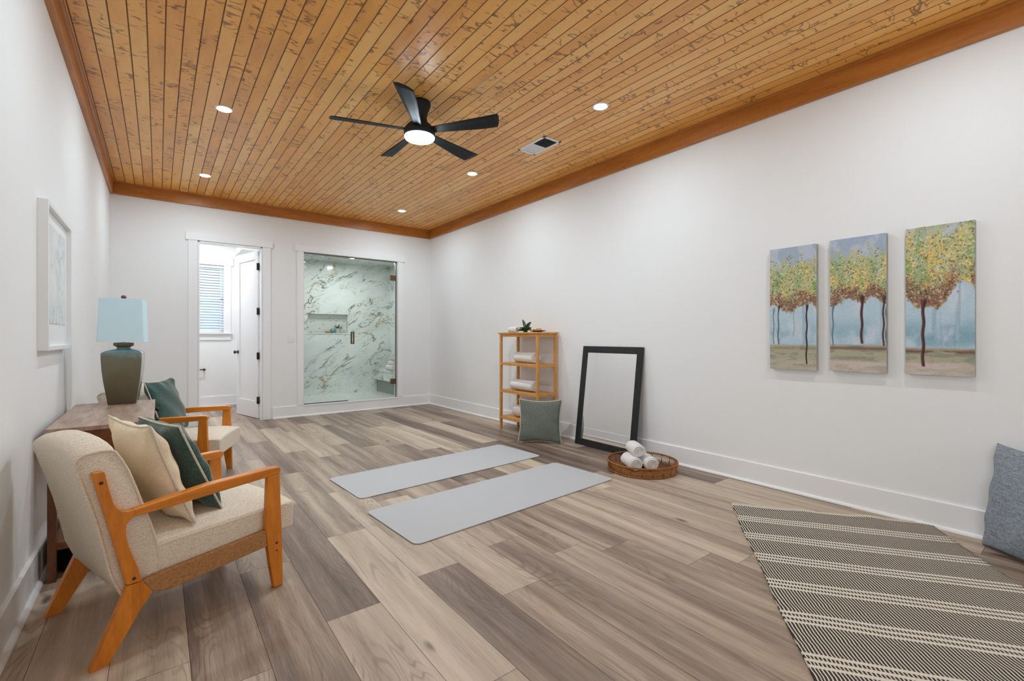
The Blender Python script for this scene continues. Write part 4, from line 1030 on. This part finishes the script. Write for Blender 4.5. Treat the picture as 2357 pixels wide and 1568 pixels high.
# rolled towels
def towel(label, centre, axis, L_, r, seed=0, group=None, squash=0.9, mat=None, name='rolled_towel'):
    rng = random.Random(seed); ax = Vector(axis).normalized()
    t = thing(name, label, 'towel', (centre[0], centre[1], centre[2]), math.atan2(ax.y, ax.x), group)
    tilt = math.asin(ax.z)
    def rad(a, r_): return r_ * (1 + 0.03 * math.sin(2 * a + seed) + 0.02 * math.sin(3 * a + 2 * seed))
    verts, faces = [], []; S = 48; K = 26
    prof = []
    for i in range(K + 1):          # end disc with spiral relief
        prof.append(('e0', i / K))
    def P(x, a, r_): 
        y = rad(a, r_) * math.cos(a); z = rad(a, r_) * math.sin(a) * squash
        return (x, y, z + 0)
    rows = []
    turns = 3.4
    def endx(f, a, sgn):
        sp = math.sin(2 * PI * (f * turns) - a); return sgn * (L_ / 2 - 0.006 * (1 - f) + 0.006 * sp * (1 - f ** 8) - 0.008 * max(0, (f - .85) / .15) ** 2)
    for i in range(1, K + 1):
        f = i / K; rows.append([P(endx(f, 2 * PI * k_ / S, 1), 2 * PI * k_ / S, r * f) for k_ in range(S)])
    for q in (0.35, 0.1, -0.15, -0.4): rows.append([P(q * L_, 2 * PI * k_ / S, r * 1.025 + 0.002 * math.sin(5 * q + k_ * .4)) for k_ in range(S)])
    for i in range(K, 0, -1):
        f = i / K; rows.append([P(endx(f, 2 * PI * k_ / S, -1), 2 * PI * k_ / S, r * f) for k_ in range(S)])
    vs_ = [p for row in rows for p in row]
    for a in range(len(rows) - 1):
        for k_ in range(S): faces.append((a * S + k_, a * S + (k_ + 1) % S, (a + 1) * S + (k_ + 1) % S, (a + 1) * S + k_))
    faces.append(tuple(range(S))[::-1]); faces.append(tuple((len(rows) - 1) * S + i for i in range(S)))
    rm = Matrix.Rotation(-tilt, 3, 'Y'); vs_ = [rm @ Vector(p) for p in vs_]
    o = raw('towel_roll', vs_, faces, mat or M['towel'], t, smooth=True)
    # free edge flap along the roll
    fa = math.radians(-20 + 40 * rng.random())
    pts = [rm @ Vector(P(x, fa, r * 1.04)) for x in (-L_ / 2 + .008, 0, L_ / 2 - .008)]
    B().tube(pts, 0.006, 8).build('hem', mat or M['towel'], t, smooth=True)
    return t
tg = 'rolled towels on the bamboo shelf'
towel('white rolled towel on the upper shelf below the top board', (3.63, 4.43, .858 + .072), (0, -1, 0.0), .36, .073, 1, tg)
towel('white rolled towel on the middle shelf of the bamboo unit', (3.61, 4.45, .511 + .072), (0.05, -1, 0.0), .40, .073, 2, tg)
towel('white rolled towel on the lowest shelf, partly behind the pillow', (3.63, 4.43, .172 + .075), (0, -1, 0.0), .40, .078, 3, tg)
towel('small white rolled towel on top of the bamboo shelf', (3.60, 4.655, 1.24 + .035), (-0.15, -1, 0.0), .20, .038, 4, tg)

# plant on the shelf top
pl = thing('succulent_plant', 'small dark green leafy plant on top of the bamboo shelf', 'plant', (3.60, 4.41, 1.24))
def leaf(Lf, wd, az, el, curl, base=(0, 0, 0.01)):
    n = 9; verts, faces = [], []
    for i in range(n + 1):
        f = i / n; wv = wd * math.sin(PI * min(1, f * 0.93 + .07)) ** .8 * (1 if f < 1 else 0.05)
        r_ = Lf * f * math.cos(el - curl * f); z = Lf * f * math.sin(el - curl * f)
        for j in (-1, -.5, 0, .5, 1):
            y = wv / 2 * j; zz = z + abs(j) * wv * .22
            verts.append((base[0] + r_ * math.cos(az) - y * math.sin(az), base[1] + r_ * math.sin(az) + y * math.cos(az), base[2] + zz))
    for i in range(n):
        for j in range(4): faces.append((i * 5 + j, (i + 1) * 5 + j, (i + 1) * 5 + j + 1, i * 5 + j + 1))
    return verts, faces
for Lf, wd, az, el, cu in [(.165, .05, 2.1, 1.40, .1), (.15, .048, -1.2, 1.15, .15), (.13, .042, -1.55, .60, .2), (.12, .042, 1.6, .5, .3), (.11, .05, 3.1, .75, .3), (.10, .05, -2.4, .6, .3), (.10, .045, .5, .9, .2), (.12, .04, 2.2, .25, .15), (.09, .045, -.3, .6, .3), (.08, .045, -2.9, .3, .2)]:
    v_, f_ = leaf(Lf * .95, wd * 1.9, az, el, cu); o = raw('leaf', v_, f_, M['leaf'], pl, smooth=True); md = o.modifiers.new('solid', 'SOLIDIFY'); md.thickness = 0.003
B().lathe([(.022, 0), (.026, .01), (.018, .02), (.004, .028)], 14).build('stem_base', M['leaf'], pl, smooth=True)
# wooden dish with soap
ds = thing('soap_dish', 'shallow brown wooden dish on top of the bamboo shelf', 'dish', (3.60, 4.185, 1.24))
B().lathe([(.030, 0), (.05, .003), (.098, .018), (.103, .022), (.097, .022), (.05, .008), (.001, .006)], 32, cap=False).build('bowl', plain('dish_wood', srgb(142, 96, 54), 0.5, nz=.25, nscale=18), ds, smooth=True)
spn = thing('round_soap', 'tan round soap bar lying in the wooden dish', 'soap', (3.60, 4.165, 1.2475))
B().lathe([(.02, 0), (.036, .008), (.040, .022), (.034, .036), (.012, .042)], 24).build('soap_bar', plain('soap', srgb(205, 160, 104), 0.6, nz=.1), spn, smooth=True)
bs = thing('wooden_brush', 'small dark wooden brush resting in the dish left of the soap', 'brush', (3.60, 4.235, 1.251))
B().box((0, 0, .012), (.022, .05, .010), (0.5, 0, 0)).build('handle', plain('brush_wood', srgb(96, 66, 38), 0.5), bs, bevel=.003)
B().box((0, 0.002, .005), (.018, .03, .010), (0.5, 0, 0)).build('bristles', plain('bristle', srgb(214, 190, 150), 0.9), bs)

# ------------------------------------------------------------------ rattan tray with towels
tx_, ty_ = 3.42, 2.55; RR = 0.302
tr = thing('rattan_tray', 'round woven rattan tray on the floor in front of the mirror', 'basket', (tx_, ty_, 0))
circ = lambda r_, z, n=72: [(r_ * math.cos(2 * PI * i / n), r_ * math.sin(2 * PI * i / n), z) for i in range(n)]
B().tube(circ(RR, 0.085), 0.0075, 8, closed=True).build('top_rim', M['rattan'], tr, smooth=True)
B().tube(circ(RR - .012, 0.008), 0.0075, 8, closed=True).build('bottom_rim', M['rattan'], tr, smooth=True)
b = B()
NP = 20
for k in range(NP):
    a0, a1_ = 2 * PI * k / NP, 2 * PI * (k + 1) / NP
    b.tube([((RR - .012) * math.cos(a0), (RR - .012) * math.sin(a0), .008), (RR * math.cos(a0), RR * math.sin(a0), .085)], .0045, 6)
    for q in range(-4, 6):
        pts = []
        for st in range(7):
            f = st / 6; g_ = (q / 5 + f * .75)
            if 0 <= g_ <= 1:
                a = a0 + (a1_ - a0) * g_; r_ = RR - .012 + .012 * f; pts.append((r_ * math.cos(a), r_ * math.sin(a), .012 + .070 * f))
        if len(pts) > 1: b.tube(pts, .0030, 5)
b.build('woven_side', M['rattan'], tr, smooth=True)
b = B()
for i in range(-18, 19):
    y = i * .0155; hw = math.sqrt(max(0, (RR - .016) ** 2 - y * y))
    if hw > .03: b.tube([(-hw, y, .010), (hw, y, .010)], .0055, 6)
b.tube([(0, -RR + .02, .006), (0, RR - .02, .006)], .005, 6)
b.build('base_weave', M['rattan'], tr, smooth=True)
tg = 'rolled towels in the rattan tray'
towel('white rolled towel at the left in the rattan tray', (3.335, 2.60, .016 + .060), (-.50, -.87, 0), .22, .062, 5, tg)
towel('white rolled towel at the right in the rattan tray', (3.455, 2.530, .016 + .060), (-.50, -.87, 0), .25, .062, 6, tg)
towel('white rolled towel stacked on top of the two others in the tray', (3.392, 2.60, .016 + .060 + .106), (-.56, -.83, 0.0), .20, .059, 7, tg)

# ------------------------------------------------------------------ things in the shower
def folded(label, c, d, name='folded_towel', group=None, mat=None, r=0.02, layers=3):
    t = thing(name, label, 'towel', c, 0, group)
    b = B()
    for i in range(layers): b.box((0, 0, d[2] * (i + .5) / layers), (d[0], d[1], d[2] / layers * .98))
    b.build('folds', mat or M['towel'], t, bevel=min(r, d[2] / layers * .45), seg=4)
    return t
folded('large white folded towel at the bottom of the stack on the shower bench', (3.60, 8.42, .55), (.24, .34, .10), group='folded towels on the shower bench', layers=1, r=.04)
folded('small white folded towel on the larger one on the shower bench', (3.58, 8.43, .65), (.13, .22, .075), group='folded towels on the shower bench', layers=1, r=.025)
br = thing('bath_brush', 'small tan wooden brush on top of the folded towels in the shower', 'brush', (3.58, 8.43, .725))
B().box((0, 0, .022), (.05, .17, .016)).build('handle', plain('brush_tan', srgb(198, 148, 92), 0.5), br, bevel=.006)
B().box((0, 0, .007), (.042, .14, .014)).build('bristles', plain('bristle2', srgb(226, 206, 170), 0.9), br)
pt = thing('potted_plant', 'small spiky green plant in a grey white pot in the shower niche', 'plant', (2.76, SYB + .045, 1.262))
B().lathe([(.038, 0), (.044, .004), (.048, .085), (.049, .09), (.044, .09), (.042, .07), (.001, .07)], 24, cap=False).build('pot', plain('pot_white', srgb(222, 222, 218), 0.5, nz=.15, nscale=30), pt, smooth=True)
for i in range(11):
    az = i * 2.4; v_, f_ = leaf(.085 + .02 * (i % 3), .018, az, 1.25 - .09 * i, .15, (0, 0, .075)); o = raw('leaf', v_, f_, M['leaf'], pt, smooth=True)
    md = o.modifiers.new('solid', 'SOLIDIFY'); md.thickness = 0.003
sp = thing('bath_pouf', 'round blue bath pouf in the shower niche beside the plant', 'sponge', (2.655, SYB + .045, 1.262))
bm = bmesh.new(); bmesh.ops.create_icosphere(bm, subdivisions=4, radius=.042)
for v in bm.verts: v.co *= 1 + .08 * math.sin(v.co.x * 220) * math.sin(v.co.y * 190 + v.co.z * 150)
for v in bm.verts: v.co.z += .043
me = bpy.data.meshes.new('mesh_ball'); bm.to_mesh(me); bm.free(); me.materials.append(plain('pouf_blue', srgb(96, 176, 186), 0.6, nz=.35, nscale=50)); link('mesh_ball', me, sp, smooth=True)
sf = thing('sea_sponge', 'flat orange natural sponge in the shower niche left of the blue pouf', 'sponge', (2.575, SYB + .035, 1.262))
bm = bmesh.new(); bmesh.ops.create_icosphere(bm, subdivisions=4, radius=.05)
for v in bm.verts:
    v.co *= 1 + .10 * math.sin(v.co.x * 120 + 1) * math.sin(v.co.y * 100) + .05 * math.sin(v.co.z * 260); v.co.z = v.co.z * .42 + .022; v.co.x *= 1.15; v.co.y *= .8
me = bpy.data.meshes.new('sponge_body'); bm.to_mesh(me); bm.free(); me.materials.append(plain('sponge_orange', srgb(214, 160, 86), 0.9, nz=.25, nscale=60)); link('sponge_body', me, sf, smooth=True)
for o in list(bpy.data.objects):
    if o.name == 'x': bpy.data.objects.remove(o)
